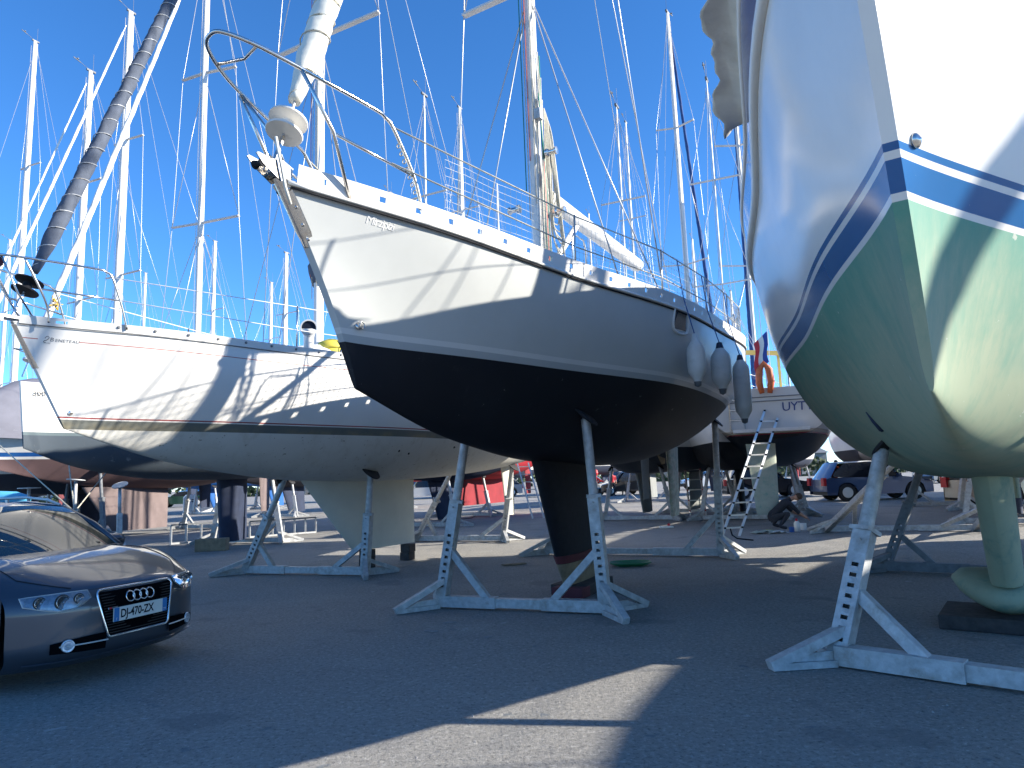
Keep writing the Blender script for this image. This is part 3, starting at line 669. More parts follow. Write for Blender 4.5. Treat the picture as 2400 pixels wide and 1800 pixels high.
    for k in range(10):
        g = MB(); z0 = 6.4-.06*k; x = 4.47+.012*k; y = -.10-.012*(k % 4)
        pts = [(x, y, z0), (x+.05, y-.03, z0-.25), (x+.07+.01*k, y-.05, z0-.75-.05*k), (x+.12+.012*k, y-.04, z0-1.15-.04*k), (x+.05, y+.02, z0-1.25), (x-.02, y, z0-.8), (x, y, z0)]
        g.tube(smoothp(pts, 4), .010, 5).build('rope_coil', 'rope', root, smooth=True)
    for k in range(8):
        MB().tube([(4.33-.03*k+.1, -.10-.006*k, 6.5+.3*(k % 3)), (4.28+.022*k, -.12, 5.2), (4.25+.03*k, -.13, 4.15)], .009, 5).build('halyard_tail', ['rope', 'rope', 'ropegreen', 'rope', 'ropered', 'rope', 'ropegreen', 'rope'][k], root, smooth=True)
    for (x, y, z) in ((4.52, -.16, 4.95), (4.16, .16, 4.95), (4.35, -.16, 5.7)):
        MB().lathe([(.055, 0), (.055, .03), (.035, .05), (.035, .12), (.05, .14), (.05, .16), (.0, .165)], 16, (x, y, z), (0, -1 if y < 0 else 1, 0)).build('winch', 'steel', root, smooth=True, sharp=40)
    MB().box((4.24, -.13, 6.2), (.09, .09, .14)).build('deck_light', 'galv', root)
    # kicker strut and granny bars by the mast
    MB().tube([(4.5, 0, 4.1), (5.6, 0, 5.12)], .045, 10).build('boom_vang', 'mastw', root, smooth=True)
    for y in (-.35, .35):
        MB().tube([(4.62, y, 3.75), (4.62, y, 4.55), (4.68, y, 4.66), (5.0, y, 4.66), (5.06, y, 4.55), (5.06, y, 3.75)], .013, 8).build('mast_guard_rail', 'steel', root, smooth=True)
    cabin(root, H, 3.0, 8.0, 1.0, .42)
    # aft port-light with its frame
    x, z = 4.82, 3.33; 
    def side(xx, zz, off=.0): return Vector((xx, -H.y_at(xx, zz)-off, zz))
    fr = [side(x-.17, z+.13, .012), side(x+.17, z+.13, .012), side(x+.17, z-.13, .012), side(x-.17, z-.13, .012)]
    MB().tube(smoothp(fr+[fr[0]], 4)[:-1], .016, 8, closed=True).build('portlight_frame', 'rail', root, smooth=True)
    MB().prism([side(x-.15, z+.11, .006), side(x+.15, z+.11, .006), side(x+.15, z-.11, .006), side(x-.15, z-.11, .006)], (0, .01, 0)).build('portlight', 'glass', root)
    # boat name in white brush script
    def fn(u, v): xx = .655+u*.98; zz = H.sheer(xx)[1]-.145-u*.03+v; return side(xx, zz, .004)
    text_mesh('Mirzipizi', .088, fn, 'boat_name_lettering', 'white', root, spacing=.82)
    # keel, skeg, rudder, propeller
    k = foil('keel', 'black', root, ((3.93, 1.76), (5.65, 1.76)), ((4.50, .42), (5.72, .42)), .24)
    foil('keel_foot', 'wood', k, ((4.50, .42), (5.72, .42)), ((4.66, .14), (5.70, .14)), .18, tb=.12)
    foil('keel_band', 'maroon', k, ((4.455, .52), (5.70, .52)), ((4.495, .425), (5.72, .425)), .252)
    foil('rudder', 'peel', root, ((9.25, 2.02), (10.0, 2.25)), ((9.30, .70), (9.80, .70)), .10)
    MB().tube([(8.3, 0, 2.0), (8.75, 0, 1.86)], .02, 8).build('propeller_shaft', 'steel', root)
    g = MB()
    for a in (0, 2.1, 4.2):
        g.prism([Vector((8.78, .05*math.cos(a+1.2), 1.85+.05*math.sin(a+1.2))), Vector((8.80, .2*math.cos(a+.35), 1.85+.2*math.sin(a+.35))), Vector((8.74, .22*math.cos(a), 1.85+.22*math.sin(a))), Vector((8.72, .16*math.cos(a-.4), 1.85+.16*math.sin(a-.4)))], (.02, 0, 0))
    g.lathe([(.045, 0), (.05, .06), (.02, .12)], 10, (8.70, 0, 1.87), (1, 0, -.25)); g.build('propeller', 'wood', root)
    # stern rail
    for s in (-1, 1):
        MB().tube([(9.6, s*1.35, 3.7), (9.6, s*1.33, 4.35), (10.5, s*1.05, 4.45), (10.85, s*.6, 4.47), (10.85, 0, 4.47)], tr, 8).build('pushpit', 'steel', root, smooth=True)
    return root, H
boatC, HC = middle_sloop()

def fender(label, H, root, x, top_drop, length, r, cap='fendcap', blue=True):
    b, z = H.sheer(x); p = l2w(root, (x, -(b+r+.02), z-top_drop))
    t = thing('fender', label, 'fender', p, 0, 'fenders hung along the side of the grey sloop')
    pr = [(.02, 0), (.04, -.04), (r*.62, -.09), (r*.93, -.15), (r, -.21), (r, -length+.18), (r*.94, -length+.11), (r*.6, -length+.05), (.045, -length), (.03, -length-.05)]
    MB().lathe([(a, c) for a, c in pr], 18).build('body', 'fender', t, smooth=True)
    MB().lathe([(.0, .03), (.035, .02), (r*.5, -.10), (r*.52, -.115)], 14, (0, 0, .0)).build('end_cap', cap if blue else 'fender', t, smooth=True)
    MB().lathe([(r*.5, -length+.09), (r*.42, -length+.02), (.04, -length-.05), (0, -length-.07)], 14).build('end_cap', 'galvdark', t, smooth=True)
    rp = w2l(t, l2w(root, (x, -(b-.02), z+.62))); rp2 = w2l(t, l2w(root, (x, -(b+.03), z+.12)))
    MB().tube([rp, rp2, (0, 0, .02)], .007, 5).build('rope', 'ropeblue', t)
fender('long pale grey fender nearest the recessed window of the grey sloop', HC, boatC, 4.86, .36, .56, .112, blue=False)
fender('fat grey fender with dark blue cap hanging second from the window', HC, boatC, 5.75, .34, .60, .128)
fender('long grey fender hanging lowest at the stern quarter of the grey sloop', HC, boatC, 7.0, .36, .92, .12)

# ================= the white sloop on the left
def left_sloop():
    root = boat_root('sailboat', 'white sloop with thin red lines and off-white bottom, its bow at the left edge', QL)
    H = Hull(QL, 72, 30)
    wh = (.80, .785, .74)
    m = hull_mat('white_topsides_offwhite_bottom', [(-2, (.70, .69, .635)), (0, (.155, .165, .15)), (.098, wh), (.118, (.33, .05, .05)), (.128, wh)],
                 dband=[(.172, .181, (.38, .06, .05), .09, .235, .585)], rough_top=.3, rough_bot=.7, grime=(0.0, .10, (.42, .33, .16), .55),
                 streak=[((.48, .44, .35), .52, .72, .45, 's'), ((.55, .52, .44), .5, .7, .5, 'n')], peel=(16, .67, (.35, .33, .27), -.02))
    H.mesh(m, root); deck(root, H)
    for s in (-1, 1):
        rail_strip(H, 0.05, 11.5, .075, s, .05, lambda i, x: (.34 < x < .42) or (.45 < x < .5), parent=root)
        pts = [(x, s*(H.sheer(x)[0]+.006), H.sheer(x)[1]-.03) for x in np.arange(.05, 11.6, .2)]
        MB().tube(pts, .005, 6).build('rail_seam', 'galvdark', root, smooth=True)
        g = MB()
        for x in np.arange(.9, 11, .36):
            b, z = H.sheer(x); g.lathe([(.018, -.004), (.018, .006), (.008, .012)], 8, (x, s*(b+.02), z+.035), (0, s, 0))
        g.build('rail_drains', 'galvdark', root, kind='stuff')
    # stem strip
    g = MB(); pr = []
    for z in np.linspace(3.42, 2.95, 8):
        sx = (QL['zs0']-z)/(QL['zs0']-QL['zf']); x = QL['xf']*sx; pr.append([(x+.03, -.042, z), (x-.012, -.03, z), (x-.016, 0, z), (x-.012, .03, z), (x+.03, .042, z)])
    g.grid(pr); g.build('stem_plate', 'steel', root, smooth=True)
    MB().box((-.02, 0, 3.49), (.42, .16, .03)).box((-.18, 0, 3.46), (.1, .2, .07)).build('bow_roller', 'steel', root)
    MB().lathe([(0, 0), (.03, .002), (.026, .01), (0, .014)], 12, (.66, -H.y_at(.66, 2.46)-.001, 2.46), (-.3, -1, 0)).build('bow_eye', 'steel', root)
    tr = .0135
    def cr(P, n=5):
        P = [Vector(p) for p in P]; out = []
        for i in range(len(P)-1):
            p0 = P[max(i-1, 0)]; p1 = P[i]; p2 = P[i+1]; p3 = P[min(i+2, len(P)-1)]
            for k in range(n):
                t = k/n; out.append(.5*((2*p1)+(p2-p0)*t+(2*p0-5*p1+4*p2-p3)*t*t+(3*p1-p0-3*p2+p3)*t**3))
        out.append(P[-1]); return out
    top = [(.97, -.60, 3.44), (.90, -.60, 3.7), (.78, -.59, 4.03), (.70, -.57, 4.10), (.58, -.54, 4.115), (-.06, -.32, 4.12), (-.24, -.16, 4.135), (-.30, 0, 4.14), (-.24, .16, 4.135), (-.06, .32, 4.12), (.58, .54, 4.115), (.70, .57, 4.10), (.78, .59, 4.03), (.90, .60, 3.7), (.97, .60, 3.44)]
    pu = MB().tube(cr(top), tr, 10).build('pulpit', 'steel', root, smooth=True)
    for s in (-1, 1):
        MB().tube(cr([(-.06, s*.32, 4.12), (.12, s*.33, 3.79), (.22, s*.30, 3.6), (.25, s*.28, 3.44)]), tr, 8).build('pulpit_leg', 'steel', pu, smooth=True)
        MB().tube([(.12, s*.33, 3.80), (.87, s*.59, 3.78)], tr*.85, 8).build('pulpit_midrail', 'steel', pu, smooth=True)
        MB().tube([(-.22, s*.17, 4.13), (.0, s*.12, 3.75), (.17, s*.12, 3.5)], tr*.85, 8).build('pulpit_leg', 'steel', pu, smooth=True)
    MB().box((-.24, -.13, 4.07), (.10, .06, .09)).build('navigation_light', 'maroon', pu)
    lifelines(root, H, [3.13, 5.0, 6.9, 8.8, 10.4], 1.0, 11.4, .68, start=(.80, .59, 4.04, 3.78), rad=.006, lean=.01, wmat='sailw')
    rig(root, H, 4.78, 17.2, dict(mr=.078, rake=.12, wr=.0075, furl=('sailgrey', .55, .088, 44, 11.0, 'galv', 1.4), fx=.02, fz=.10, bigdrum=True, drum='black', boom=(.25, 4.0, 5.0, 'mastw', .09), stack=('sailgrey', .24),
        spreaders=[(.45, 1.25), (.74, .9)], spup=.10, dspr=False, halyards=[('rope', .05), ('rope', -.05), ('ropered', .09)]))
    # furled mainsail bundled at the mast
    pts = [(4.90, 0, 5.0), (4.86, -.05, 5.4), (4.92, -.06, 5.8), (4.90, -.04, 6.3), (4.93, 0, 6.8)]
    MB().tube(cr(pts, 4), [.20, .22, .25, .27, .2, .16, .18, .22, .24, .2, .16, .17, .18, .16, .14, .12, .08], 10).build('sail_bundle', 'sailgrey', root, smooth=True)
    cabin(root, H, 2.7, 8.4, 1.05, .42)
    def side(xx, zz, off=.0): return Vector((xx, -H.y_at(xx, zz)-off, zz))
    def fn(u, v): xx = .335+u; zz = H.sheer(xx)[1]-.19+v; return side(xx, zz, .003)
    text_mesh('B', .062, lambda u, v: fn(u, v), 'lettering', 'galvdark', root)
    text_mesh('ENETEAU', .048, lambda u, v: fn(u+.045, v), 'lettering', 'galvdark', root, spacing=1.05)
    # the maker's small curled seahorse mark
    g = MB()
    def ribbon(P, w):
        P3 = [fn(u, v) for (u, v) in P]; g.tube(P3, w, 4)
    ribbon([(-.045, .030), (-.035, .050), (-.022, .055), (-.010, .045), (-.012, .028), (-.026, .012)], .0035)
    ribbon([(-.026, .012), (-.046, .002), (-.050, -.010), (-.040, -.020), (-.028, -.018)], .0045)
    for k in range(4): ribbon([(-.022+.009*k, -.026), (-.018+.009*k, -.014)], .0018)
    g.build('seahorse_emblem', 'galvdark', root)
    # long window stripe far aft
    for (a, b_) in ((4.35, 6.9),):
        g = MB(); K = 12
        xs = [a+(b_-a)*k/K for k in range(K+1)]
        g.grid([[side(x, H.sheer(x)[1]-.30, .004), side(x, H.sheer(x)[1]-.42, .004)] for x in xs]); g.build('hull_window', 'sailgrey', root)
    foil('keel', 'cream', root, ((4.35, 1.62), (7.42, 1.55)), ((5.62, .34), (7.42, .32)), .20)
    foil('rudder', 'offw', root, ((10.95, 2.0), (11.62, 2.1)), ((11.18, .62), (11.58, .60)), .09)
    for (x, z) in ((5.3, 2.02), (5.55, 1.98), (6.7, 2.1)):
        MB().lathe([(0, 0), (.022, .001), (.02, .006), (0, .006)], 10, (x, -H.y_at(x, z)-.001, z), (0, -1, -.5)).build('skin_fitting', 'black', root)
    return root, H
boatL, HL = left_sloop()

# deck things of the left sloop: each rests on the deck
def cowl(x, y, s, label):
    z = HL.sheer(x)[1]+.30; p = l2w(boatL, (x, y, z))
    t = thing('cowl_vent', label, 'ventilator', p, boatL.rotation_euler.z, 'cowl ventilators on the white sloop')
    d = w2l(t, Vector((0, 0, 1.5))+Vector((0, 0, 0))); d.z = .0; d.normalize(); e = Vector((d.x*.9, d.y*.9, -.25)).normalized()
    MB().tube([(0, 0, -.34), (0, 0, .02), Vector((0, 0, .12))+e*.03, Vector((0, 0, .17))+e*.12], [.075*s, .08*s, .10*s, .125*s], 16).build('body', 'white', t, smooth=True)
    MB().lathe([(.133*s, -.02), (.133*s, .012), (.112*s, .012), (.108*s, -.03)], 20, Vector((0, 0, .17))+e*.13, e).build('rim', 'white', t, smooth=True, sharp=40)
    MB().lathe([(0, .0), (.108*s, .0)], 20, Vector((0, 0, .17))+e*.128, e).build('opening', 'navy', t)
cowl(3.55, -1.0, .95, 'white cowl ventilator with dark blue mouth left of the yellow bundle')
cowl(5.35, -.95, .95, 'white cowl ventilator with dark blue mouth below the round buoy')
p = l2w(boatL, (4.95, -.75, HL.sheer(4.9)[1]+.62))
t = thing('round_buoy', 'yellowed round plastic buoy sitting on the deck of the white sloop', 'buoy', p)
MB().lathe([(.02, -.22), (.12, -.19), (.20, -.10), (.235, 0), (.22, .10), (.15, .19), (.05, .235), (.03, .26)], 24).build('ball', 'radome', t, smooth=True)
MB().lathe([(.22, -.42), (.20, -.30), (.13, -.18)], 16).build('base_cap', 'white', t, smooth=True)
p = l2w(boatL, (4.2, -.85, HL.sheer(4.2)[1]+.2))
t = thing('yellow_bundle', 'yellow lidded lifejacket bundle with rope on the white sloop deck', 'bundle', p, boatL.rotation_euler.z)
g = MB().lathe([(.0, -.22), (.22, -.2), (.25, -.05), (.24, .05)], 18).build('body', 'yellow', t, smooth=True)
MB().lathe([(.25, .03), (.255, .06), (.20, .15), (.08, .2), (0, .205)], 18).build('lid', 'yellow', t, smooth=True)
for k in range(6): MB().tube(arc((.05*k-.1, -.2, .25+.1*k), (.2-.06*k, -.26, -.1), .1), .009, 5).build('rope', ['rope', 'ropered', 'ropeblue'][k % 3], t)

# ================= the big green-bottomed yacht on the right
def right_yacht():
    root = boat_root('sailboat', 'big white yacht with blue waterline stripes and faded green bottom, towering at the right', QR)
    H = Hull(QR, 90, 34)
    blue = (.016, .105, .27); wh = (.76, .745, .70)
    m = hull_mat('white_topsides_blue_stripes_green_bottom', [(-2, (.30, .35, .245)), (0, (.70, .68, .64)), (.028, blue), (.152, (.70, .68, .64)), (.178, blue), (.205, wh)], rough_top=.17, rough_bot=.66, fade=[(-.55, .05, (.085, .27, .20), .85)],
                 streak=[((.12, .27, .20), .48, .70, .5, 's'), ((.10, .25, .20), .5, .7, .55, 'n'), ((.36, .41, .31), .60, .8, .4, 's')], peel=(10, .71, (.42, .45, .38), .15))
    H.mesh(m, root); deck(root, H)
    for s in (-1, 1):
        # white toe rail above a blue moulded bulwark band
        pts = [(x, s*(H.sheer(x)[0]+.004), H.sheer(x)[1]+.01) for x in np.concatenate([np.arange(.02, 1, .08), np.arange(1, 12.6, .25)])]
        MB().tube(pts, .026, 8).build('toe_rail', 'rail', root, smooth=True)
        g = MB(); rows = []
        for x in np.concatenate([np.arange(.03, 1, .08), np.arange(1, 12.5, .2)]):
            b, z = H.sheer(x); z1 = z-.02; z2 = z-.34; rows.append([(x, s*(b+.008), z1), (x+.0, s*(H.y_at(x, z2)+.006), z2)])
        g.grid(rows); g.build('blue_bulwark_band', MT['gloss_blue'], root, smooth=True)
        pts = [(x, s*(H.y_at(x, H.sheer(x)[1]-.375)+.006), H.sheer(x)[1]-.375) for x in np.concatenate([np.arange(.62, 1, .08), np.arange(1, 12.4, .25)])]
        g = MB().tube(pts, [min(.042, .004+.06*max(0, p_[0]-.6)) for p_ in pts], 8); g.build('rubbing_strake', 'rail', root, smooth=True)
    # padeye on the lit side of the bow
    zz = 2.82; x = .92
    y = H.y_at(x, zz)
    MB().lathe([(0, 0), (.035, .001), (.032, .01), (.018, .02), (0, .03)], 14, (x, -y, zz), (-.4, -1, -.1)).build('bow_eye', 'steel', root, smooth=True)
    # sensor plate under the bow
    g = MB()
    # port spray cloth laced to the guard rail
    xs = np.linspace(.9, 3.15, 46); rows = []
    for x in xs:
        b, z = H.sheer(x); row = []
        hh = .14*min(1, (3.22-x)/.5+.05); sc = .015*abs(math.sin((x-.9)*6.3+math.sin(x*3)))
        for k in range(11):
            f = k/10; row.append((x+.02*math.sin(f*5+x*3), b+.012+(.20+.03*math.sin(x*7.3)+.022*math.sin(x*13.7+1)+.012*math.sin(x*29+f*6))*f**1.2+.018*math.sin(f*9+x*7)*f*(1-f)*3, z+.03+(hh-sc)*f-.07*f*f))
        rows.append(row)
    o = MB().grid(rows).build('spray_cloth', 'cloth', root, smooth=True); sd_ = o.modifiers.new('thick', 'SOLIDIFY'); sd_.thickness = .004
    lifelines(root, H, [1.3, 2.9, 4.6, 6.3, 8.0, 9.8, 11.6], .5, 12.5, .68, rad=.005)
    tr = .016
    MB().tube([(1.2, -.55, 4.3), (.95, -.55, 4.95), (.0, -.30, 5.1), (-.35, 0, 5.15), (.0, .30, 5.1), (.95, .55, 4.95), (1.2, .55, 4.3)], tr, 8).build('pulpit', 'steel', root, smooth=True)
    cabin(root, H, 3.2, 10.5, 1.25, .48, wins=4)
    g = MB(); rig(root, H, 5.4, 18.5, dict(mr=.12, rake=.15, furl=('sailw', .6, .14, 0, 0), boom=(.1, 5.0, 5.6, 'mastw', .12), stack=('sailblue', .26), spreaders=[(.36, 1.35), (.68, 1.1)], wr=.008))
    # doghouse and dinghy chocks that throw the long shadow
    MB().prism([(7.0, -1.1, 4.1), (7.0, -1.0, 4.8), (7.4, -.95, 4.95), (8.6, -.95, 4.95), (8.9, -1.1, 4.1)], (0, 2.1, 0)).build('sprayhood', 'sailblue', root)
    k = foil('keel', MT['green_keel'], root, ((4.3, 1.62), (6.6, 1.5)), ((5.15, .42), (6.3, .42)), .30, tb=.26)
    # winged foot of the keel
    rows = []
    for j in range(15):
        f = j/14*2-1; y = .46*f; c = math.sqrt(max(0, 1-f*f)); zc = .30+.10*abs(f)**1.5; row = []
        x0 = 5.08+.45*f*f; x1 = 6.55-.25*f*f
        for a in np.linspace(0, 2*math.pi, 13)[:-1]:
            row.append(((x0+x1)/2+(x1-x0)/2*math.cos(a)*(.35+.65*c), y, zc+(.16*c+.015)*math.sin(a)))
        rows.append(row)
    g = MB(); n = 12
    g.add([p_ for r in rows for p_ in r], [(i*n+j, (i+1)*n+j, (i+1)*n+(j+1) % n, i*n+(j+1) % n) for i in range(14) for j in range(n)])
    g.build('keel_wings', MT['green_keel'], k, smooth=True)
    foil('rudder', MT['green_keel'], root, ((11.3, 2.2), (12.3, 2.3)), ((11.5, .9), (12.1, .9)), .12)
    # dark transducer fairing low on the port side
    pts = []
    for (px, py) in ((2030, 965), (2048, 985), (2070, 1005), (2095, 1020), (2118, 1032)):
        best = None
        for i in range(5, H.nu-20):
            for j in range(8, H.nv):
                W = l2w(root, (H.x[i, j], H.y[i, j], H.z[i, j])); dd = W-Vector((0, 0, EYE)); zc = dd.dot(_fw)
                e = math.hypot(1200+F_PX*dd.dot(_rt)/zc-px, 900-F_PX*dd.dot(_up)/zc-py)
                if best is None or e < best[0]: best = (e, i, j)
        pts.append(Vector((H.x[best[1], best[2]], H.y[best[1], best[2]]+.004, H.z[best[1], best[2]])))
    MB().tube(pts, [.004, .018, .022, .018, .004], 8).build('transducer_fairing', 'navy', root, smooth=True)
    return root, H
MT['gloss_blue'] = pm('glossy_blue_band', (.022, .085, .27), .10, var=.04, coat=.6)
MT['green_keel'] = pm('faded_green_keel', (.29, .33, .22), .75, var=.12, vs=2, stain=(2.5, .75, (.07, .20, .16)))
boatR, HR = right_yacht()
# ------------------------------------------------------------------ boat stands
def holed_post(g, a, b, w, beam, z_from=0.0, z_to=1.0, pitch=.085):
    a = Vector(a); b = Vector(b); d = b-a; L = d.length; d.normalize()
    sx = (beam-d*beam.dot(d)).normalized(); sy = d.cross(sx).normalized()
    def P(t, i, j): return a+d*t+sx*(i*w/2)+sy*(j*w/2)
    g.add([P(0, 1, -1), P(0, 1, 1), P(L, 1, 1), P(L, 1, -1)], [(0, 1, 2, 3)])
    g.add([P(0, -1, -1), P(0, -1, 1), P(L, -1, 1), P(L, -1, -1)], [(0, 1, 2, 3)])
    n = int(L/pitch)
    for j in (-1, 1):
        for (i0, i1, mid) in ((-1, -.32, 0), (-.32, .42, 1), (.42, 1, 0)):
            if not mid: g.add([P(0, i0, j), P(0, i1, j), P(L, i1, j), P(L, i0, j)], [(0, 1, 2, 3)])
            else:
                t = 0
                for k in range(n):
                    t0, t1 = k*pitch, k*pitch+pitch*.62; open_ = z_from*L < t0 < z_to*L
                    t2 = (k+1)*pitch
                    if not open_: t1 = t2
                    g.add([P(t0, i0, j), P(t0, i1, j), P(t1, i1, j), P(t1, i0, j)], [(0, 1, 2, 3)])
                g.add([P(n*pitch, i0, j), P(n*pitch, i1, j), P(L, i1, j), P(L, i0, j)], [(0, 1, 2, 3)])
STAND_N = [0]
def stand(label, A, B, pA, pB, w=.125, post=.58, pad_r=.185, group='galvanised boat stands', feet=True, mat='galv', padmat='rubber', foot_len=.62, detail=True):
    A = Vector(A); B = Vector(B); pA = Vector(pA); pB = Vector(pB); A.z = B.z = 0
    c = (A+B)/2; t = thing('boat_stand', label, 'boat stand', c, 0, group)
    beam = (B-A).normalized(); per = Vector((beam.y, -beam.x, 0))        # towards the camera side
    if per.y > 0: per = -per
    l = lambda p: Vector(p)-c
    # telescoping base beam: two sleeves and a thinner middle
    Lb = (B-A).length
    g = MB(); g.bar(l(A+Vector((0, 0, .085))), l(A+beam*Lb*.36+Vector((0, 0, .085))), w, w).build('base_sleeve', mat, t)
    MB().bar(l(A+beam*Lb*.30+Vector((0, 0, .085))), l(B-beam*Lb*.30+Vector((0, 0, .085))), w*.82, w*.82).build('base_beam', mat, t)
    MB().bar(l(B-beam*Lb*.36+Vector((0, 0, .085))), l(B+Vector((0, 0, .085))), w, w).build('base_sleeve', mat, t)
    for (P, pd, s) in ((A, pA, 1), (B, pB, -1)):
        a = P+Vector((0, 0, .03)); top = pd; dirv = (top-a); Lp = dirv.length; dn = dirv.normalized(); m = a+dirv*post
        g = MB()
        if detail: holed_post(g, l(a), l(m), w, beam, .08, .66)
        else: g.bar(l(a), l(m), w, w)
        g.build('post', mat, t)
        MB().bar(l(m-dn*.02), l(m+dn*.015), w*1.22, w*1.22).build('collar', mat, t)
        MB().tube([l(m-dn*.1), l(top-dn*.06)], w*.42, 14).build('screw_tube', mat, t, smooth=True, sharp=40)
        MB().tube([l(m-dn*.07+per*.09), l(m-dn*.07-per*.09)], .010, 6).build('locking_pin', mat, t)
        # pad tilted to lie against the hull
        inw = beam*s; nrm = (Vector((0, 0, 1))*1.0 - inw*1.0).normalized() if pad_r else dn
        pc = l(top)
        MB().lathe([(.02, -.055), (.05, -.03), (pad_r, -.018), (pad_r+.006, 0), (pad_r*.96, .008), (0, .010)], 20, pc, nrm).build('pad', padmat, t, smooth=True, sharp=40)
        MB().lathe([(.035, -.04), (.045, .0), (.035, .03)], 10, l(top-dn*.06), dn).build('swivel', 'galvdark', t)
        # brace in the plane of the beam
        MB().bar(l(a+dirv*post*.52+beam*s*.03), l(P+beam*s*.62+Vector((0, 0, .11))), w*.62, w*.62, up=per).build('brace', mat, t)
        if feet:
            for sd in (1, -1):
                e = P+per*sd*foot_len*.80-beam*s*.34+Vector((0, 0, .04)); h = a+dirv*post*.24
                MB().bar(l(h+per*sd*.03), l(e), w*.62, w*.5, up=(0, 0, 1)).build('foot', mat, t)
                pl = [l(P+per*sd*.05+Vector((0, 0, .02))), l(P+per*sd*foot_len*.74-beam*s*.31+Vector((0, 0, .02))), l(P+per*sd*foot_len*.42-beam*s*.17+Vector((0, 0, .11))), l(P+per*sd*.05+Vector((0, 0, .12)))]
                MB().prism(pl, beam*.008).build('gusset_plate', mat, t)
                MB().bar(l(P+per*sd*.05+Vector((0, 0, .03))), l(P+per*sd*foot_len*.78-beam*s*.33+Vector((0, 0, .03))), w*.5, .05).build('foot_shoe', mat, t)
    return t
def hull_pad(root, H, x, n, lift=0.0):
    "point on the bottom of a hull at local x, signed distance n across (camera side negative)"
    return l2w(root, (x, n, H.z_at(x, abs(n))-.012-lift))
stand('front stand of the grey sloop, at the centre of the photo before its black keel', (-.94, 8.67, 0), (.93, 7.91, 0), hull_pad(boatC, HC, 3.66, .74), hull_pad(boatC, HC, 3.72, -.80))
stand('rear stand of the grey sloop, its right post between the two ladders', (.54, 14.07, 0), (3.56, 12.68, 0), hull_pad(boatC, HC, 8.7, .95), hull_pad(boatC, HC, 8.9, -1.0), feet=True)
stand('front stand of the white sloop, standing just right of the dark car', (-4.84, 12.76, 0), (-2.53, 11.87, 0), hull_pad(boatL, HL, 4.75, .72), hull_pad(boatL, HL, 5.1, -.86))
stand('rear stand under the stern of the white sloop, dark pad against the hull', (-2.6, 18.3, 0), (-.35, 17.35, 0), hull_pad(boatL, HL, 10.0, .75), hull_pad(boatL, HL, 10.2, -.75), mat='galv')
stand('near stand of the big green-bottomed yacht, with slotted post at the lower right', (2.40, 5.60, 0), (4.12, 3.98, 0), hull_pad(boatR, HR, 4.35, .70), hull_pad(boatR, HR, 3.4, -.80), pad_r=.12, w=.14, foot_len=.55)
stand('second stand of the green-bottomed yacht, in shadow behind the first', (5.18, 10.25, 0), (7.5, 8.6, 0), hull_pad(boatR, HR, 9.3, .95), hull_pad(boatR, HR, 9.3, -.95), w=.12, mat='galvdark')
stand('rear stand of the green-bottomed yacht, farthest back near the maroon keel', (7.1, 16.6, 0), (9.9, 15.6, 0), hull_pad(boatR, HR, 11.6, .9), hull_pad(boatR, HR, 11.6, -.9), w=.12)

def prop(label, base, h, pad=.15, w=.09, tilt=(0, 0), padn=(0, 0, 1), legs=3, group='free-standing boat props', mat='galv'):
    t = thing('boat_prop', label, 'boat prop', base, random.uniform(0, 6), group)
    top = Vector((tilt[0], tilt[1], h)); d = top.normalized()
    g = MB(); holed_post(g, (0, 0, .03), top*.66, w, Vector((1, 0, 0)), .2, .95, .08); g.build('post', mat, t)
    MB().tube([top*.6, top*.98], w*.36, 10).build('screw_tube', mat, t, smooth=True)
    MB().lathe([(.02, -.06), (.04, -.02), (pad, -.012), (pad, .006), (0, .01)], 18, top, padn).build('pad', mat, t, smooth=True, sharp=40)
    for k in range(legs):
        a = k*2*math.pi/legs+.4; e = Vector((.5*math.cos(a), .5*math.sin(a), .03))
        MB().bar(top*.42, e, w*.55, w*.45).build('leg', mat, t); MB().bar((0, 0, .04), e, w*.5, .04).build('foot', mat, t)
    return t

